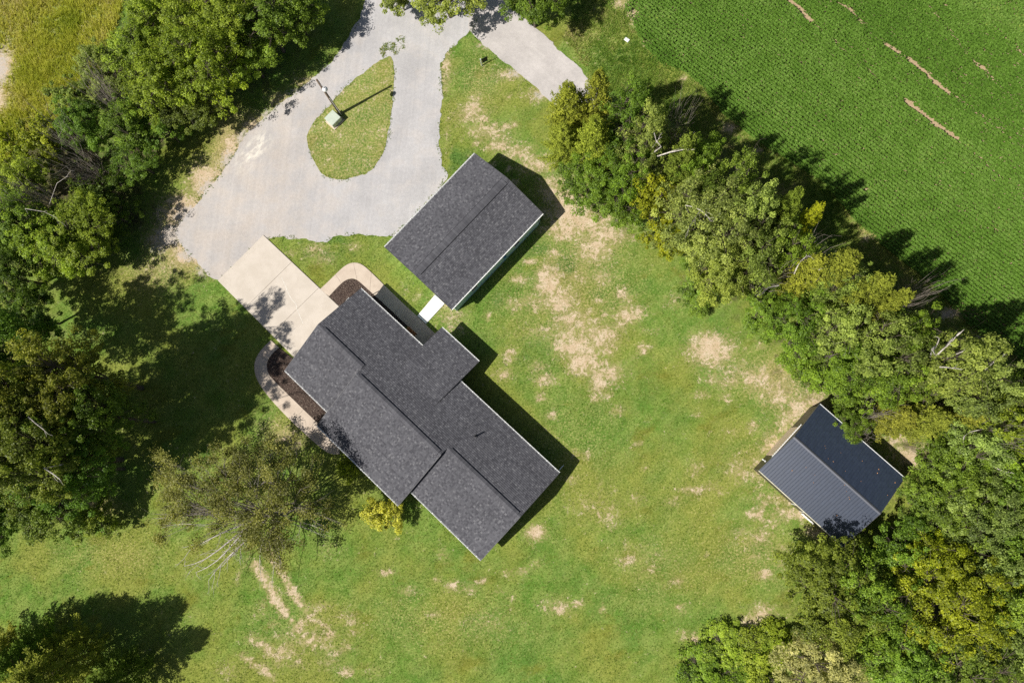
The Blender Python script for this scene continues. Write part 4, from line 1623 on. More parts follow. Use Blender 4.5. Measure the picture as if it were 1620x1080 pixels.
def tree(label, px, py, h, R, kind, col, group=None, zf=None, seed=None, name=None, cat='tree'):
    ph, pR, tme, cme = P[kind]
    if group == HR and h >= 7.9:
        h, R = h * 1.20, R * .95
    if zf is None:
        zf = .45 if kind[0] == 'C' else .60
    b_ = G(px, py, h * zf)
    i = len(TREES)
    r = np.random.default_rng(900 + i)
    nm = name or ('cedar_tree' if kind[0] == 'C' else 'shrub' if kind[0] == 'B' else 'broadleaf_tree')
    e = empty(nm, (b_[0], b_[1], 0), r.uniform(0, math.tau))
    R = R * .86
    s = R / pR
    e.scale = (s, s, h / ph)
    t = link('trunk', tme, None, e)
    c = link('crown', cme, None, e)
    k = r.uniform(.9, 1.1)
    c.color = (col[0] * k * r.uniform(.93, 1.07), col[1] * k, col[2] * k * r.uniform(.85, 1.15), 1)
    tag(e, label, cat, group)
    TALL[e.name] = h
    TREES.append(e)
    return e


exec_list = []
WL = 'woods left of the gravel drive'
HR = 'hedgerow between lawn and crop field'
WR = 'woods behind the metal barn'
T_ = tree
# --- woods in the upper left
T_('dark green tree at the top edge nearest the gravel drive', 462, 16, 8, 4.0, 'M0', MG, WL)
T_('dark tree second from the drive along the top edge', 415, 35, 10, 4.6, 'M2', MG, WL)
T_('small dark tree leaning over the shaded verge below the top edge', 392, 92, 7, 3.6, 'M3', MG, WL)
T_('tall bright green tree at the top edge above the dead brush', 335, 25, 11, 4.8, 'L0', BG, WL)
T_('bright green tree beside the meadow at the top edge', 255, 20, 10, 4.2, 'M1', BG, WL)
T_('broad sunlit green tree in the middle of the upper left woods', 320, 95, 11, 4.8, 'L1', BG, WL)
T_('light green tree at the meadow edge above the dead brush', 225, 75, 9, 4.0, 'M2', BG, WL)
T_('round sunlit tree just right of the grey dead brush', 255, 140, 10, 4.3, 'M0', BG, WL)
T_('olive tree overhanging the dry verge of the gravel drive', 300, 165, 7, 3.4, 'M3', OD, WL)
T_('grey green small tree above the dead brush beside the meadow', 165, 105, 7, 3.2, 'M1', GG, WL)
T_('low blue green tree left of the grey dead brush', 120, 150, 6, 2.8, 'S0', GG, WL)
T_('rounded green tree below the grey dead brush', 205, 195, 8, 3.4, 'M2', MG, WL)
T_('small green tree dipping into shade near the verge', 258, 205, 5.5, 2.6, 'S1', MG, WL)
T_('mid green tree left of the upper dead brush', 130, 195, 7, 3.0, 'M0', MG, WL)
T_('yellow green bushy tree below the meadow at the left edge', 70, 215, 6, 3.0, 'S1', YL, WL)
T_('lime green bush tree on the left edge below the pale soil', 25, 235, 6, 3.2, 'S0', YL, WL)
T_('bright tree on the left edge beside the dark dead tree', 40, 290, 8, 3.6, 'M1', BG, WL)
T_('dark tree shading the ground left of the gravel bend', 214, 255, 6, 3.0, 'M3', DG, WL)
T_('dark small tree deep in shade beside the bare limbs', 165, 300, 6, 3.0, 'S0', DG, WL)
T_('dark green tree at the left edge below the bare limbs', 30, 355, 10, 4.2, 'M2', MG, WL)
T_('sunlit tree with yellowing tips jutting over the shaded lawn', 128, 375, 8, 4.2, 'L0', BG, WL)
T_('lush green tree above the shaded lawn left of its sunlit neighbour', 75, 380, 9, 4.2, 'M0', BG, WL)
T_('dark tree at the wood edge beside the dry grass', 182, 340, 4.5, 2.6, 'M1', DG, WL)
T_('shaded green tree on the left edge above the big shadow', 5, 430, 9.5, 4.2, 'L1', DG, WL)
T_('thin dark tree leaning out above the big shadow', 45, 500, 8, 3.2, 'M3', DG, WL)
# --- tall trees that throw the big shadow
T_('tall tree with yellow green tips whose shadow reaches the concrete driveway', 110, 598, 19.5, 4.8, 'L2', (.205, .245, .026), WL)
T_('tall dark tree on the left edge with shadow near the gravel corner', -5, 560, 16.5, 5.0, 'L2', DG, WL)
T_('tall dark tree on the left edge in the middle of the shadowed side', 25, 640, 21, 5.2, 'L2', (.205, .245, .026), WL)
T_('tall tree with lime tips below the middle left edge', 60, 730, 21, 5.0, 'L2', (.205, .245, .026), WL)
T_('tall dark tree at the left edge above the lower meadow', -20, 720, 17, 5.0, 'L2', DG, WL)
T_('dark green tree reaching towards the bare limbed oak', 120, 745, 13, 4.2, 'L0', DG, WL)
T_('low lobed tree at the lower end of the shadowed woods', 70, 800, 10, 3.8, 'M0', OD, WL)
T_('small bushy tree at the tip of the woods above the lower meadow', 150, 825, 4.5, 2.6, 'S1', BG, WL)
T_('green tree on the lower left edge above the open meadow', 0, 810, 11, 4.2, 'M2', MG, WL)
T_('dark slim tree inside the big shadow on the lawn', 150, 660, 17, 4.0, 'L2', DG, WL)
# --- cedars bottom left
T_('olive cedar at the bottom edge in the lower left corner', 105, 1050, 12, 4.8, 'C0', OC, 'cedars in the lower left corner', .40)
T_('dark cedar half out of frame at the lower left edge', -10, 1045, 12, 4.6, 'C1', OC, 'cedars in the lower left corner', .40)
T_('small dark cedar behind the olive cedar in the lower left corner', 55, 1030, 10, 4.0, 'C2', DG, 'cedars in the lower left corner', .40)
T_('dark cedar on the bottom edge right of the olive cedar', 190, 1075, 9, 3.8, 'C1', DG, 'cedars in the lower left corner', .40)
# --- top edge by the road
T_('grey green tree hanging over the gravel from the top edge', 700, -18, 8.5, 4.6, 'M3', GG, 'trees at the top edge by the road', .62)
T_('small grey green tree clipped by the top edge over the drive', 628, -14, 6, 2.4, 'S0', GG, 'trees at the top edge by the road')
T_('dark green tree at the top edge beside the weedy strip', 842, -6, 9.5, 3.8, 'M0', DG, 'trees at the top edge by the road')
# --- hedgerow, from the road down to the barn
T_('olive cedar at the road end of the hedgerow', 900, 178, 9, 3.4, 'C0', OC, HR)
T_('olive cedar behind the road end cedar', 945, 170, 10.5, 3.2, 'C1', OC, HR)
T_('dark leaved tree on the field side near the road end', 1000, 188, 12.5, 3.2, 'M1', DG, HR)
T_('yellowish cedar on the lawn side near the road end', 890, 230, 7, 3.2, 'C2', OC, HR)
T_('cedar in the middle of the road end cluster', 940, 236, 10.5, 3.4, 'C0', OC, HR)
T_('grey green tree with pale dead limbs on the field side', 1024, 226, 12.5, 3.0, 'M1', GG, HR)
T_('green tree nearest the detached garage in the hedgerow', 935, 290, 7, 3.6, 'M0', MG, HR)
T_('green tree bulging onto the lawn right of the garage', 975, 320, 6.5, 3.4, 'M2', MG, HR)
T_('mid green tree behind the tree nearest the garage', 995, 268, 9.5, 3.0, 'M3', MG, HR)
T_('bright yellow green tree beside the broad grey crown', 1036, 318, 9, 2.8, 'S0', YL, HR)
T_('yellow green shrub tree between garage side tree and broad crown', 1055, 375, 5, 2.4, 'S1', YL, HR)
T_('cedar behind the broad grey crown on the field side', 1070, 274, 13, 3.2, 'C1', OD, HR)
T_('broad grey green crown with pale twigs in the hedgerow', 1118, 350, 13, 4.9, 'L1', GG, HR)
T_('grey green tree right of the broad crown', 1174, 347, 14, 3.4, 'M1', GG, HR)
T_('dark green tree on the field side right of the broad crown', 1158, 302, 13.5, 3.2, 'M3', OD, HR)
T_('bright yellow cedar top standing out over the field shadow', 1264, 358, 10, 2.0, 'C2', YL, HR)
T_('dull olive cedar behind the bright yellow one', 1222, 352, 13, 2.8, 'C1', OD, HR)
T_('dark green shrub tree at the lawn edge below the broad crown', 1105, 445, 4.5, 2.6, 'S1', MG, HR)
T_('grey green tree on the lawn side below the broad crown', 1145, 425, 9.5, 3.4, 'M0', GG, HR)
T_('green tree between the broad crown and the twiggy gap', 1198, 405, 11.5, 3.4, 'M2', GG, HR)
T_('large olive cedar in the middle of the hedgerow', 1298, 442, 13.5, 3.6, 'C0', OC, HR)
T_('olive cedar right of the twiggy gap', 1260, 440, 11, 3.0, 'C1', OC, HR)
T_('olive cedar on the field side of the hedgerow middle', 1340, 476, 14, 3.2, 'C2', OC, HR)
T_('cedar touching the field shadow above the leafy oaks', 1374, 494, 13, 2.8, 'C1', OC, HR)
T_('green tree on the lawn side below the twiggy gap', 1215, 490, 6.5, 3.2, 'M0', MG, HR)
T_('dense green tree left of the middle cedars', 1262, 515, 9.5, 3.4, 'M2', MG, HR)
T_('green tree in the centre of the lower hedgerow', 1322, 518, 11, 3.6, 'M1', GG, HR)
T_('grey green tree overlooking the field shadow', 1390, 546, 13, 3.6, 'M3', GG, HR)
T_('leafy tree below the centre of the hedgerow', 1340, 575, 9.5, 3.4, 'M0', MG, HR)
T_('low green tree at the lawn edge above the barn', 1290, 575, 5.5, 3.0, 'S0', MG, HR)
T_('small leafy tree between the lawn edge and the barn', 1332, 612, 6, 2.6, 'S1', MG, HR)
T_('green tree leaning over the barn roof', 1346, 672, 5.0, 1.9, 'M2', MG, HR)
T_('olive cedar behind the barn beside the leaning tree', 1412, 660, 7, 2.8, 'C0', OC, HR)
T_('leafy tree left of the blue grey tarp', 1410, 595, 9.5, 3.4, 'M2', MG, HR)
T_('oak with white dead limbs beside the field', 1506, 570, 13.5, 3.8, 'M1', GG, HR)
T_('grey green oak right of the white limbed oak', 1556, 612, 11, 3.4, 'M3', GG, HR)
T_('rusty tinged tree below the blue grey tarp', 1470, 615, 7, 3.0, 'M1', OD, HR)
T_('olive cedar right of the barn cedars', 1455, 665, 8, 3.0, 'C1', OC, HR)
T_('yellow olive cedar in front of the right edge woods', 1510, 660, 8, 2.8, 'C2', OC, HR)
T_('light green tree on the right edge below the oaks', 1590, 665, 9, 3.8, 'M0', BG, HR)
T_('small green tree on the right edge by the field', 1625, 610, 7, 3.0, 'M2', MG, HR)
T_('slender green tree between the road end cluster and the broad crown', 1098, 268, 11, 2.9, 'M0', MG, HR)
T_('green tree beside the bright yellow cedar on the field side', 1240, 392, 11, 2.7, 'M3', MG, HR)
T_('leafy tree rising behind the large olive cedar', 1325, 452, 11.5, 3.0, 'M2', GG, HR)
T_('green tree at the field edge left of the white limbed oak', 1428, 528, 10.5, 3.0, 'M0', MG, HR)
T_('dense green tree between the tarp and the white limbed oak', 1468, 575, 9, 2.8, 'M3', MG, HR)
# --- woods behind the barn
T_('green tree behind the far corner of the barn', 1505, 735, 8, 3.4, 'M0', MG, WR)
T_('leafy tree right of the barn with pale dead twigs', 1545, 715, 9, 3.8, 'M1', GG, WR)
T_('olive green tree on the right edge above the middle woods', 1605, 740, 10, 4.0, 'M3', BG, WR)
T_('dark green tree close behind the barn gable', 1470, 800, 7, 3.0, 'M2', MG, WR)
T_('green tree in the second row behind the barn', 1520, 805, 9, 3.8, 'M0', MG, WR)
T_('grey green tree right of the second row behind the barn', 1565, 810, 10, 4.2, 'L1', GG, WR)
T_('dark tree on the right edge level with the barn', 1625, 830, 11, 4.4, 'L0', MG, WR)
T_('light green tree touching the lower barn corner', 1378, 880, 5, 2.2, 'S0', BG, WR)
T_('mid green tree below the barn gable', 1440, 875, 8, 3.4, 'M3', MG, WR)
T_('dark round tree on the lawn edge below the barn', 1318, 942, 8.5, 4.9, 'L0', OD, WR)
T_('dark green tree behind the dark round tree', 1385, 950, 10, 4.0, 'M2', MG, WR)
T_('large bright yellow green tree in the lower right woods', 1500, 950, 11, 5.2, 'L1', YL, WR)
T_('small yellow green tree above the large bright one', 1475, 895, 9, 3.2, 'M0', YL, WR)
T_('grey green tree on the right above the bright one', 1560, 890, 10, 4.0, 'M1', GG, WR)
T_('dark tree on the right edge of the lower woods', 1615, 930, 11, 4.4, 'L0', MG, WR)
T_('dark green tree on the right edge near the bottom', 1605, 1020, 10, 4.2, 'M2', GG, WR)
T_('olive tree on the bottom edge right of centre woods', 1530, 1055, 10, 4.2, 'M3', OD, WR)
T_('dull green tree on the bottom edge left of the olive tree', 1440, 1050, 9, 3.8, 'M0', MG, WR)
T_('pale cream green tree on the bottom edge of the lower right woods', 1300, 1055, 8, 4.2, 'M1', PG, WR)
T_('dark small tree between the pale tree and the round tree', 1370, 1010, 8, 3.0, 'S1', MG, WR)
# --- shrubs on the lawn
T_('golden yellow shrub at the corner of the house', 604, 812, 3.2, 2.2, 'B0', YW, None, .6, None, None, 'shrub')
T_('small yellow green shrub in shade against the house wall', 549, 742, 2.2, 1.3, 'B0', YL, None, .6, None, None, 'shrub')
T_('low bright green thicket on the bottom edge left of the pale tree', 1200, 1045, 1.5, 3.4, 'B1', BG, None, .5, None, None, 'shrub')
T_('low dark green thicket on the bottom edge at the lawn', 1120, 1068, 1.3, 3.2, 'B1', MG, None, .5, None, None, 'shrub')
T_('bright green low brush in the middle of the bottom edge thicket', 1160, 1030, 1.2, 3.2, 'B1', BG, None, .5, None, None, 'shrub')
T_('yellow green low brush closest to the dark round tree', 1228, 1012, 1.3, 2.6, 'B1', BG, None, .5, None, None, 'shrub')
T_('small green shrub on the lawn edge by the hedgerow dip', 1105, 480, 2.4, 1.6, 'B0', MG, None, .5, None, None, 'shrub')
T_('round weed shrub at the shaded foot of the hedgerow above the barn', 1255, 560, 2.4, 2.0, 'B0', MG, None, .5, None, None, 'shrub')

# --- the oak with sparse leaves and dead limbs
oak_b = G(452, 812)
oak = empty('sparse_oak', (oak_b[0], oak_b[1], 0))
tag(oak, 'sparse brownish oak with long dead limbs on the lawn left of the house', 'tree')
rO = np.random.default_rng(77)
sk = Skel()
V, T = [], []
fork = np.array([-.6, .1, 2.6])
sk.limb((0, 0, -.1), fork, .30, .24, rO, .04, 4, 8)
cl = []
targets = []
for (px, py, z) in [(270, 745, 7.5), (300, 770, 8.5), (330, 740, 8.5), (360, 765, 9.5), (400, 750, 9), (430, 770, 8.5), (452, 752, 7), (476, 780, 6), (500, 802, 5.0), (300, 800, 7), (345, 800, 8.5),
                    (390, 795, 9), (430, 800, 8), (270, 790, 6.5), (410, 825, 6.5), (440, 850, 5.5), (395, 850, 5.5), (360, 725, 7.5), (420, 720, 7), (255, 815, 5.5), (330, 825, 5.5), (425, 875, 4.5)]:
    targets.append(G(px, py, z) - np.array([oak_b[0], oak_b[1], 0]))
mains = []
for k, e in enumerate(targets):
    pts = sk.limb(fork if k % 3 else fork * .9, e * [.72, .72, .85] + rO.normal(size=3) * .2, .085, .03, rO, .10, 6, 6)
    mains += pts[2:]
    e0 = np.array(pts[-1])
    for m in range(11):
        c = e + rO.normal(size=3) * np.array([1.25, 1.25, .7])
        q = sk.limb(pts[rO.integers(2, 6)] if m > 5 else e0, c, .035, .008, rO, .14, 3, 4)
        cl.append(c)
        for _ in range(3):
            sk.limb(q[2], c + rO.normal(size=3) * .6, .012, .004, rO, .15, 2, 3)
for c in cl:
    if rO.random() < .10:
        continue
    n = int(165 * rO.uniform(.4, 1.5))
    C = c + rO.normal(size=(n, 3)) * np.array([.34, .34, .22])
    L = .17 * rO.uniform(.7, 1.3, n)
    V.append(leaf_quads(C, np.array([0, 0, .8]) + rO.normal(size=(n, 3)) * .5, L, L * .65, rO))
    T.append(np.clip(rO.uniform(.1, .8) + rO.normal(0, .15, n), 0, 1))
V = np.concatenate(V)
T = np.concatenate(T)
ocm = mesh_np('oak_crown', V, np.arange(len(V)).reshape(-1, 4), T)
ocm.materials.append(M['foliage'])
co_ = link('crown', ocm, None, oak)
co_.color = (.205, .210, .045, 1)
link('trunk', finish('sparse_oak', sk.mb, 'bark_grey'), None, oak)
dl = Skel()
st = np.array(mains[0]) * .4
for tgt, z in (((310, 905), 3.6), ((330, 918), 3.2), ((292, 895), 4.2), ((352, 895), 3.4), ((300, 870), 4.4)):
    e = G(tgt[0], tgt[1], z) - np.array([oak_b[0], oak_b[1], 0])
    j = fork + (e - fork) * .35 + np.array([0, 0, .5])
    q = dl.limb(fork, e, .125, .022, rO, .08, 7, 6)
    for m in range(9):
        s0 = np.array(q[2 + m % 6])
        d = (e - fork)
        d = d / np.linalg.norm(d)
        qq = dl.limb(s0, s0 + d * rO.uniform(.6, 1.8) + rO.normal(size=3) * np.array([.7, .7, .3]), .03, .008, rO, .15, 3, 4)
        for w in range(2):
            dl.limb(qq[2], np.array(qq[3]) + rO.normal(size=3) * .4, .012, .004, rO, .1, 2, 3)
for tgt, z in (((415, 925), 2.6), ((430, 935), 2.4), ((450, 915), 3.0), ((520, 842), 4.2), ((470, 860), 4.0), ((255, 835), 5.0), ((240, 820), 5.4), ((515, 850), 3.6)):
    e = G(tgt[0], tgt[1], z) - np.array([oak_b[0], oak_b[1], 0])
    q = dl.limb(fork + (e - fork) * .25, e, .055, .01, rO, .10, 6, 5)
    for m in range(8):
        s0 = np.array(q[2 + m % 4])
        dl.limb(s0, s0 + (e - fork) / np.linalg.norm(e - fork) * .9 + rO.normal(size=3) * .45, .014, .004, rO, .15, 3, 3)
link('dead_limb', finish('dead_limb', dl.mb, 'deadwood'), None, oak)


# --- bare pale limbs inside the hedgerow (parts of the trees that carry them)
def near_tree(label):
    return next(t for t in TREES if t['label'] == label)


def dead_limbs(label, limbs, seed):
    t = near_tree(label)
    r = np.random.default_rng(seed)
    s = Skel()
    b_ = np.array([t.location.x, t.location.y, 0])
    for pts, z, rad in limbs:
        z = max(z, .90 * TALL[t.name])
        W = [G(p[0], p[1], z + .25 * i) - b_ for i, p in enumerate(pts)]
        root = np.array([W[0][0] * .55, W[0][1] * .55, z * .7])
        W = [root] + W
        s.mb.tube(W, [rad * 1.3] + [rad * (1 - .75 * i / len(W)) for i in range(len(W) - 1)], 6)
        for m in range(3):
            a = W[-1 - m % 2]
            s.limb(a, np.array(a) + (W[-1] - W[-2]) * r.uniform(.3, .8) + r.normal(size=3) * .25, rad * .4, .008, r, .12, 3, 4)
    me = finish('dead_limb', s.mb, 'deadwood')
    o = link('dead_limb', me, None, t)
    # mesh is in world axes about the base: undo the tree's own turn and scale
    o.matrix_parent_inverse = (Matrix.Rotation(t.rotation_euler.z, 4, 'Z') @ Matrix.Diagonal((*t.scale, 1))).inverted()
    return o


dead_limbs('grey green tree with pale dead limbs on the field side', [([(1062, 240), (1080, 233), (1086, 224), (1094, 219)], 7.2, .05), ([(1064, 240), (1084, 236), (1096, 237)], 7.2, .055), ([(1046, 232), (1038, 222), (1035, 210)], 7.4, .05), ([(1041, 221), (1045, 213)], 7.6, .035)], 1)
dead_limbs('oak with white dead limbs beside the field', [([(1508, 536), (1515, 530), (1521, 525)], 8.8, .09), ([(1494, 550), (1500, 545), (1504, 541)], 8.6, .06), ([(1478, 548), (1474, 553), (1479, 559)], 8.2, .06), ([(1484, 541), (1486, 535)], 8.4, .05), ([(1498, 581), (1507, 582), (1516, 583)], 8.4, .055), ([(1522, 556), (1530, 550), (1536, 546)], 8.5, .05)], 2)
dead_limbs('grey green oak right of the white limbed oak', [([(1540, 552), (1555, 545), (1560, 536)], 7.8, .06), ([(1575, 570), (1585, 565), (1590, 560)], 7.4, .05)], 3)
dead_limbs('broad grey green crown with pale twigs in the hedgerow', [([(1085, 325), (1100, 328), (1112, 335), (1122, 345)], 10.2, .05), ([(1108, 332), (1100, 345), (1090, 360)], 10.1, .045), ([(1117, 338), (1124, 350)], 10.2, .05)], 4)
dead_limbs('leafy tree right of the barn with pale dead twigs', [([(1525, 690), (1535, 683), (1548, 680)], 8.4, .04), ([(1580, 742), (1590, 746), (1602, 748)], 8.2, .04)], 5)
dead_limbs('olive cedar right of the twiggy gap', [([(1262, 420), (1268, 412), (1276, 405)], 8, .045), ([(1300, 425), (1308, 415)], 9, .05), ([(1215, 455), (1206, 465)], 6.5, .045)], 6)
dead_limbs('tall tree with lime tips below the middle left edge', [([(45, 660), (55, 668), (70, 680)], 15.5, .06), ([(70, 740), (85, 750), (95, 758)], 14.5, .06)], 7)
dead_limbs('dark green tree at the left edge below the bare limbs', [([(40, 330), (70, 335), (90, 345)], 9.3, .022), ([(90, 290), (105, 280), (112, 270)], 9, .022)], 8)

TW = [proto_twigs('twigs_a', 5.2, 1.3, 26, 201), proto_twigs('twigs_b', 5.0, 1.5, 22, 202, (.2, .3)), proto_twigs('twigs_c', 4.0, 1.1, 20, 203, (-.2, .2))]
for lab, px, py, z, k, s, rz in (('grey dead brush of fine parallel stems beside the meadow', 175, 165, 8.5, 0, 1.6, 2.2),
                                 ('dark grey dead brush above the bare limbs in the left woods', 108, 225, 8, 1, 1.5, 1.0),
                                 ('bleached dead shrub hanging in the shade of the left woods', 140, 265, 8, 0, 1.5, 4.0),
                                 ('spreading bare dead shrub at the left edge of the woods', 70, 305, 9.5, 1, 1.7, 3.0),
                                 ('bleached dead shrub in the twiggy gap of the hedgerow', 1222, 447, 10.5, 2, 1.5, .6),
                                 ('dead twiggy top beside the olive cedars', 1282, 412, 13, 2, 1.8, 1.5),
                                 ('pale dead bush behind the barn roof edge', 1392, 655, 7.5, 2, 1.3, .2),
                                 ('brown dead twigs at the eave behind the barn', 1368, 692, 3.5, 0, .8, 2.8),
                                 ('white twiggy bush beside the right edge woods', 1562, 682, 10, 1, 1.3, 4.5),
                                 ('grey twigs poking from the lower hedgerow', 1310, 550, 11.5, 2, 1.5, 5.2),
                                 ('dead twigs over the field shadow right of the cedars', 1420, 480, 11, 0, 1.1, .9),
                                 ('pale twigs above the twiggy gap beside the cedars', 1068, 215, 12, 1, 1.1, .4)):
    b_ = G(px, py, z * .7)
    ob = link('dead_shrub', TW[k], None)
    ob.location = (b_[0], b_[1], 0)
    ob.rotation_euler = (0, 0, rz)
    ob.scale = (s, s, z / 4.7)
    tag(ob, lab, 'dead shrub', 'dead shrubs among the trees')


# ------------------------------------------------------------------ grass, weeds and the crop
def blades(name, XY, hgt, wid, nb, tint, mat, seed, spread=.5, z0=0.0):
    r = np.random.default_rng(seed)
    k = len(XY)
    V = np.zeros((k, nb, 3, 3), np.float32)
    for b_ in range(nb):
        a = r.uniform(0, math.tau, k)
        h = hgt * r.uniform(.6, 1.25, k)
        w = wid * r.uniform(.6, 1.3, k)
        ox = XY[:, 0] + r.normal(0, .04, k)
        oy = XY[:, 1] + r.normal(0, .04, k)
        c, s = np.cos(a), np.sin(a)
        ln = h * spread * r.uniform(.6, 1.5, k)
        V[:, b_, 0] = np.stack([ox - s * w / 2, oy + c * w / 2, np.full(k, z0)], 1)
        V[:, b_, 1] = np.stack([ox + s * w / 2, oy - c * w / 2, np.full(k, z0)], 1)
        V[:, b_, 2] = np.stack([ox + c * ln, oy + s * ln, z0 + h], 1)
    Vf = V.reshape(-1, 3)
    t = np.repeat(tint, nb) + r.normal(0, .10, k * nb)
    me = mesh_np(name, Vf, np.arange(len(Vf)).reshape(-1, 3), np.clip(t, 0, 1))
    o = link(name, me, mat)
    return o


def scatter(n, lo, hi, seed):
    r = np.random.default_rng(seed)
    return r.random((n, 2)) * (np.array(hi) - lo) + lo


bld = []
for e, hl, hw_ in ((garage, gL, gW), (barn, sL, sW)):
    c_, s_ = math.cos(e.rotation_euler.z), math.sin(e.rotation_euler.z)
    bld.append([(e.location.x + c_ * a * (hl - .3) - s_ * b__ * (hw_ - .3), e.location.y + s_ * a * (hl - .3) + c_ * b__ * (hw_ - .3)) for a, b__ in ((-1, -1), (1, -1), (1, 1), (-1, 1))])
c_, s_ = math.cos(HTH), math.sin(HTH)
for a0, a1, b0, b1 in ((u0, u1, vA, vr), (u1, u2, vB, vr), (u2, u3, vC, vr), (um, d1, vr, vd)):
    bld.append([(house.location.x + c_ * a - s_ * b__, house.location.y + s_ * a + c_ * b__) for a, b__ in ((a0 + .4, b0 + .4), (a1, b0 + .4), (a1, b1 - .4), (a0 + .4, b1 - .4))])
hard = [gravel_poly, road_poly, drive_poly, [tuple(p) for p in WRO] + [tuple(p) for p in WRI[::-1]], [tuple(p) for p in WLO] + [tuple(p) for p in WLI[::-1]], pp, wp, bedR, bedL] + bld

XY = scatter(400000, (-66, -40), (56, 62), 31)
keep = np.ones(len(XY), bool)
# only what the photograph (with a margin) can see
cam_px = (RW.T @ (np.c_[XY, np.zeros(len(XY))] - np.array([0, 0, H])).T).T
ix = 810 + F * cam_px[:, 0] / -cam_px[:, 2]
iy = 540 - F * cam_px[:, 1] / -cam_px[:, 2]
keep &= (ix > -60) & (ix < 1680) & (iy > -60) & (iy < 1140)
keep &= ~in_poly(XY[:, 0], XY[:, 1], field_poly)
keep &= ~in_poly(XY[:, 0], XY[:, 1], meadow_poly)
onhard = np.zeros(len(XY), bool)
for pl in hard:
    onhard |= in_poly(XY[:, 0], XY[:, 1], pl)
isl = in_poly(XY[:, 0], XY[:, 1], island_poly)
keep &= (~onhard | isl)
bf = np.maximum(blobfield(XY[:, 0], XY[:, 1], BARE), .9 * blobfield(XY[:, 0], XY[:, 1], DUST))
wf = blobfield(XY[:, 0], XY[:, 1], WOOD)
nb_ = fbm(XY[:, 0] * 1.5, XY[:, 1] * 1.5, 4)
keep &= rng.random(len(XY)) > np.clip(bf * 1.35 + (nb_ - .5) * 2.2 - .22, 0, .97)
keep &= rng.random(len(XY)) > np.clip(wf - .3, 0, .8)
XY, bf, isl = XY[keep], bf[keep], isl[keep]
df = blobfield(XY[:, 0], XY[:, 1], DRY)
lf_ = blobfield(XY[:, 0], XY[:, 1], LUSH)
tn = fbm(XY[:, 0] * .5, XY[:, 1] * .5, 5)
tn2 = fbm(XY[:, 0] * .13 + 40, XY[:, 1] * .13, 3)
tint = .45 + 1.0 * (tn - .5) + .5 * (tn2 - .5) + .45 * df - .40 * lf_ + .25 * bf + rng.normal(0, .10, len(XY))
hg = .045 + .05 * fbm(XY[:, 0] * .8 + 9, XY[:, 1] * .8, 3) + .03 * lf_
g_o = blades('lawn_grass', XY, hg, .05, 3, tint, M['grass'], 41, .7, .0)
tag(g_o, 'short mown lawn grass with dry and lush patches', 'grass', None, 'stuff')


def tall_grass(name, label, poly, dens, h, mat, seed, tint0):
    P_ = np.array(poly)
    lo, hi = P_.min(0), P_.max(0)
    lo = np.maximum(lo, (-72, -45))
    hi = np.minimum(hi, (66, 72))
    n = int((hi[0] - lo[0]) * (hi[1] - lo[1]) * dens)
    q = scatter(n, lo, hi, seed)
    k = in_poly(q[:, 0], q[:, 1], poly)
    for pl in (gravel_poly, road_poly, field_poly):
        k &= ~in_poly(q[:, 0], q[:, 1], pl)
    b__ = blobfield(q[:, 0], q[:, 1], BARE)
    k &= rng.random(len(q)) > np.clip(b__ * 1.6, 0, 1)
    q = q[k]
    hh = h * (.35 + 1.2 * fbm(q[:, 0] * .35 + seed, q[:, 1] * .35, 4))
    tt = tint0 + 1.3 * (fbm(q[:, 0] * .3 + 70, q[:, 1] * .3 + seed, 4) - .5) + rng.normal(0, .12, len(q))
    o = blades(name, q, hh, .075, 5, tt, mat, seed, 1.0)
    tag(o, label, 'grass', None, 'stuff')
    return o


tall_grass('meadow_grass', 'tall yellow green meadow grass in the upper left corner', meadow_poly, 28, .5, M['meadow'], 51, .45)
tall_grass('verge_weeds', 'rough green weeds on the strip along the crop field', margin_poly, 28, .30, M['grass'], 52, .58)
wed = PX([(615, 62), (640, 55), (640, 80), (625, 88), (608, 96), (600, 80)])
tall_grass('drive_weeds', 'thin weeds growing through the gravel above the island', wed, 26, .16, M['meadow'], 53, .5) if False else None
q = scatter(9000, np.array(wed).min(0), np.array(wed).max(0), 54)
q = q[in_poly(q[:, 0], q[:, 1], wed) & (fbm(q[:, 0] * 1.1, q[:, 1] * 1.1, 4) + rng.normal(0, .08, len(q)) > .60)][:260]
tag(blades('drive_weeds', q, np.full(len(q), .14), .05, 4, rng.uniform(.4, .9, len(q)), M['grass'], 55, .8, .02), 'thin weeds growing through the gravel above the grass island', 'weeds', None, 'stuff')
# weeds creeping over the gravel edges
for nm, poly, lab, sd in (('edge_weeds', gravel_poly, 'ragged grass tufts along the edge of the gravel drive', 61), ('island_edge_grass', island_poly, 'ragged grass tufts along the rim of the grass island', 62)):
    PP = np.array(ragged(poly, .09, .28, sd))
    PP = PP + rng.normal(0, .13, PP.shape)
    f_ = fbm(PP[:, 0] * .9, PP[:, 1] * .9, 3)
    PP = PP[f_ > .44]
    tag(blades(nm, PP, np.full(len(PP), .10), .06, 4, rng.uniform(.2, .8, len(PP)), M['grass'], sd, .8, .02), lab, 'grass', None, 'stuff')

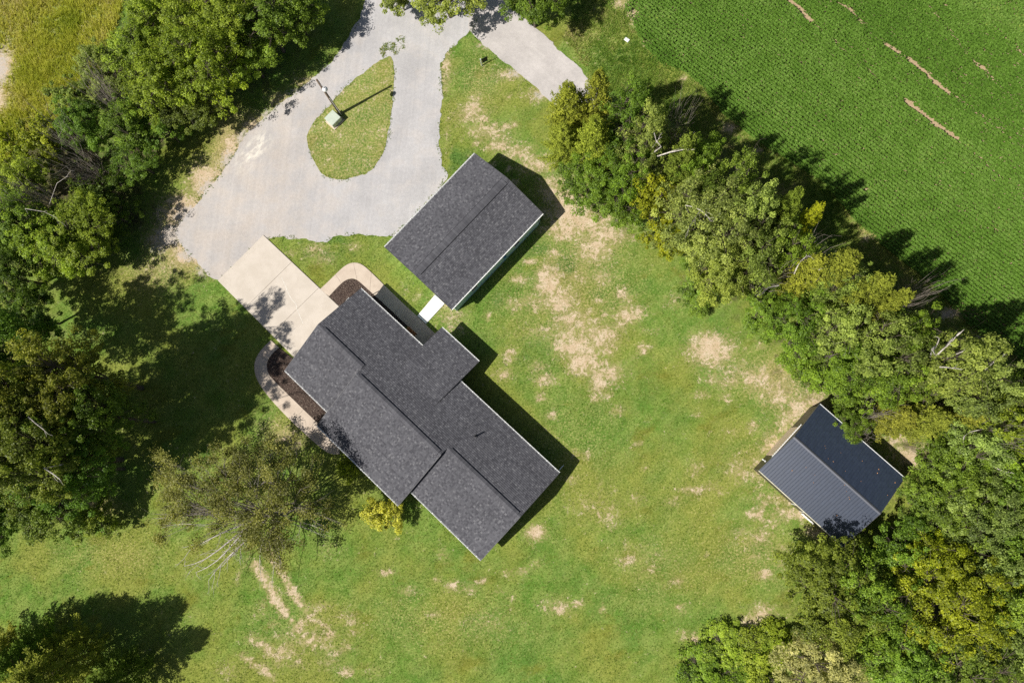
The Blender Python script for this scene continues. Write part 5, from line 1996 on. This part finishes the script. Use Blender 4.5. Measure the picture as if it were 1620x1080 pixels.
# --- soybean field
ROW = math.radians(-41)
ca, sa = math.cos(ROW), math.sin(ROW)
P_ = np.array(field_poly)
q = scatter(900000, (6, -8), (66, 66), 71)
cp = (RW.T @ (np.c_[q, np.zeros(len(q))] - np.array([0, 0, H])).T).T
ix = 810 + F * cp[:, 0] / -cp[:, 2]
iy = 540 - F * cp[:, 1] / -cp[:, 2]
q = q[in_poly(q[:, 0], q[:, 1], field_poly) & (ix < 1720) & (iy > -110) & (iy < 760)]
along = ca * q[:, 0] + sa * q[:, 1]
across = -sa * q[:, 0] + ca * q[:, 1]
rs = .40
wob = (fbm(along * .15, across * .15, 3) - .5) * .5
ph = (across + wob * .3) / rs
fr = ph - np.round(ph)
q2 = q - np.stack([-sa * fr * rs * .42, ca * fr * rs * .42], 1)      # pull leaves towards the row
# wheel gaps of bare soil: traced lines
GAPS = [([(1247, 2), (1262, 15), (1282, 33)], .30), ([(1325, 4), (1345, 18), (1362, 36)], .14), ([(1402, 72), (1420, 84)], .22), ([(1438, 95), (1458, 113), (1478, 130), (1500, 148)], .30),
        ([(1432, 160), (1455, 178), (1482, 200), (1512, 221)], .32), ([(1362, 36), (1402, 72), (1438, 95)], .10), ([(1412, 145), (1432, 160)], .10), ([(1470, 10), (1500, 50), (1545, 105), (1600, 155)], .10), ([(1580, 205), (1615, 235)], .13), ([(1590, 60), (1620, 90)], .10),
        ([(1540, 96), (1560, 116)], .15), ([(1360, 298), (1368, 302)], .2), ([(1512, 221), (1560, 262), (1620, 310)], .07), ([(1282, 33), (1340, 85), (1412, 145)], .07), ([(1500, 148), (1580, 205)], .08)]
gone = np.zeros(len(q), bool)
for line, w in GAPS:
    L_ = [np.array(G2(*p, .3)) for p in line]
    for a_, b_ in zip(L_[:-1], L_[1:]):
        d = b_ - a_
        t = np.clip(((q2 - a_) @ d) / (d @ d), 0, 1)
        ds = np.linalg.norm(q2 - (a_ + t[:, None] * d), axis=1)
        gone |= ds < .72 * w * (.40 + 1.4 * fbm(q2[:, 0] * 2.2, q2[:, 1] * 2.2, 3))
edge = blobfield(q[:, 0], q[:, 1], BARE)
gone |= rng.random(len(q)) < np.clip(edge * 1.4 - .15, 0, 1)
thin = fbm(q[:, 0] * .9 + 5, q[:, 1] * .9, 4)
k = ~gone
q2, fr, thin = q2[k], fr[k], thin[k]
n = len(q2)
r = np.random.default_rng(72)
lay = r.random(n)
z = (.34 + .40 * lay) * (1 - .62 * np.abs(fr) ** 1.6) * (.8 + .4 * thin)
C = np.c_[q2, z]
nr = np.array([0, 0, 1.0]) + r.normal(size=(n, 3)) * .30
L = r.uniform(.15, .25, n)
Vs = leaf_quads(C, nr, L, L * r.uniform(.65, .9, n), r)
pas = fbm(across[k] * .16 + 3, along[k] * .012, 3) - .5
ts = np.clip(.25 + .9 * pas + .35 * lay + .5 * (thin - .5) + r.normal(0, .09, n), 0, 1)
so = link('soybean_crop', mesh_np('soybean_crop', Vs, np.arange(len(Vs)).reshape(-1, 4), ts), M['soy'])
tag(so, 'dense green soybean crop in diagonal rows with bare wheel gaps', 'crop', None, 'stuff')
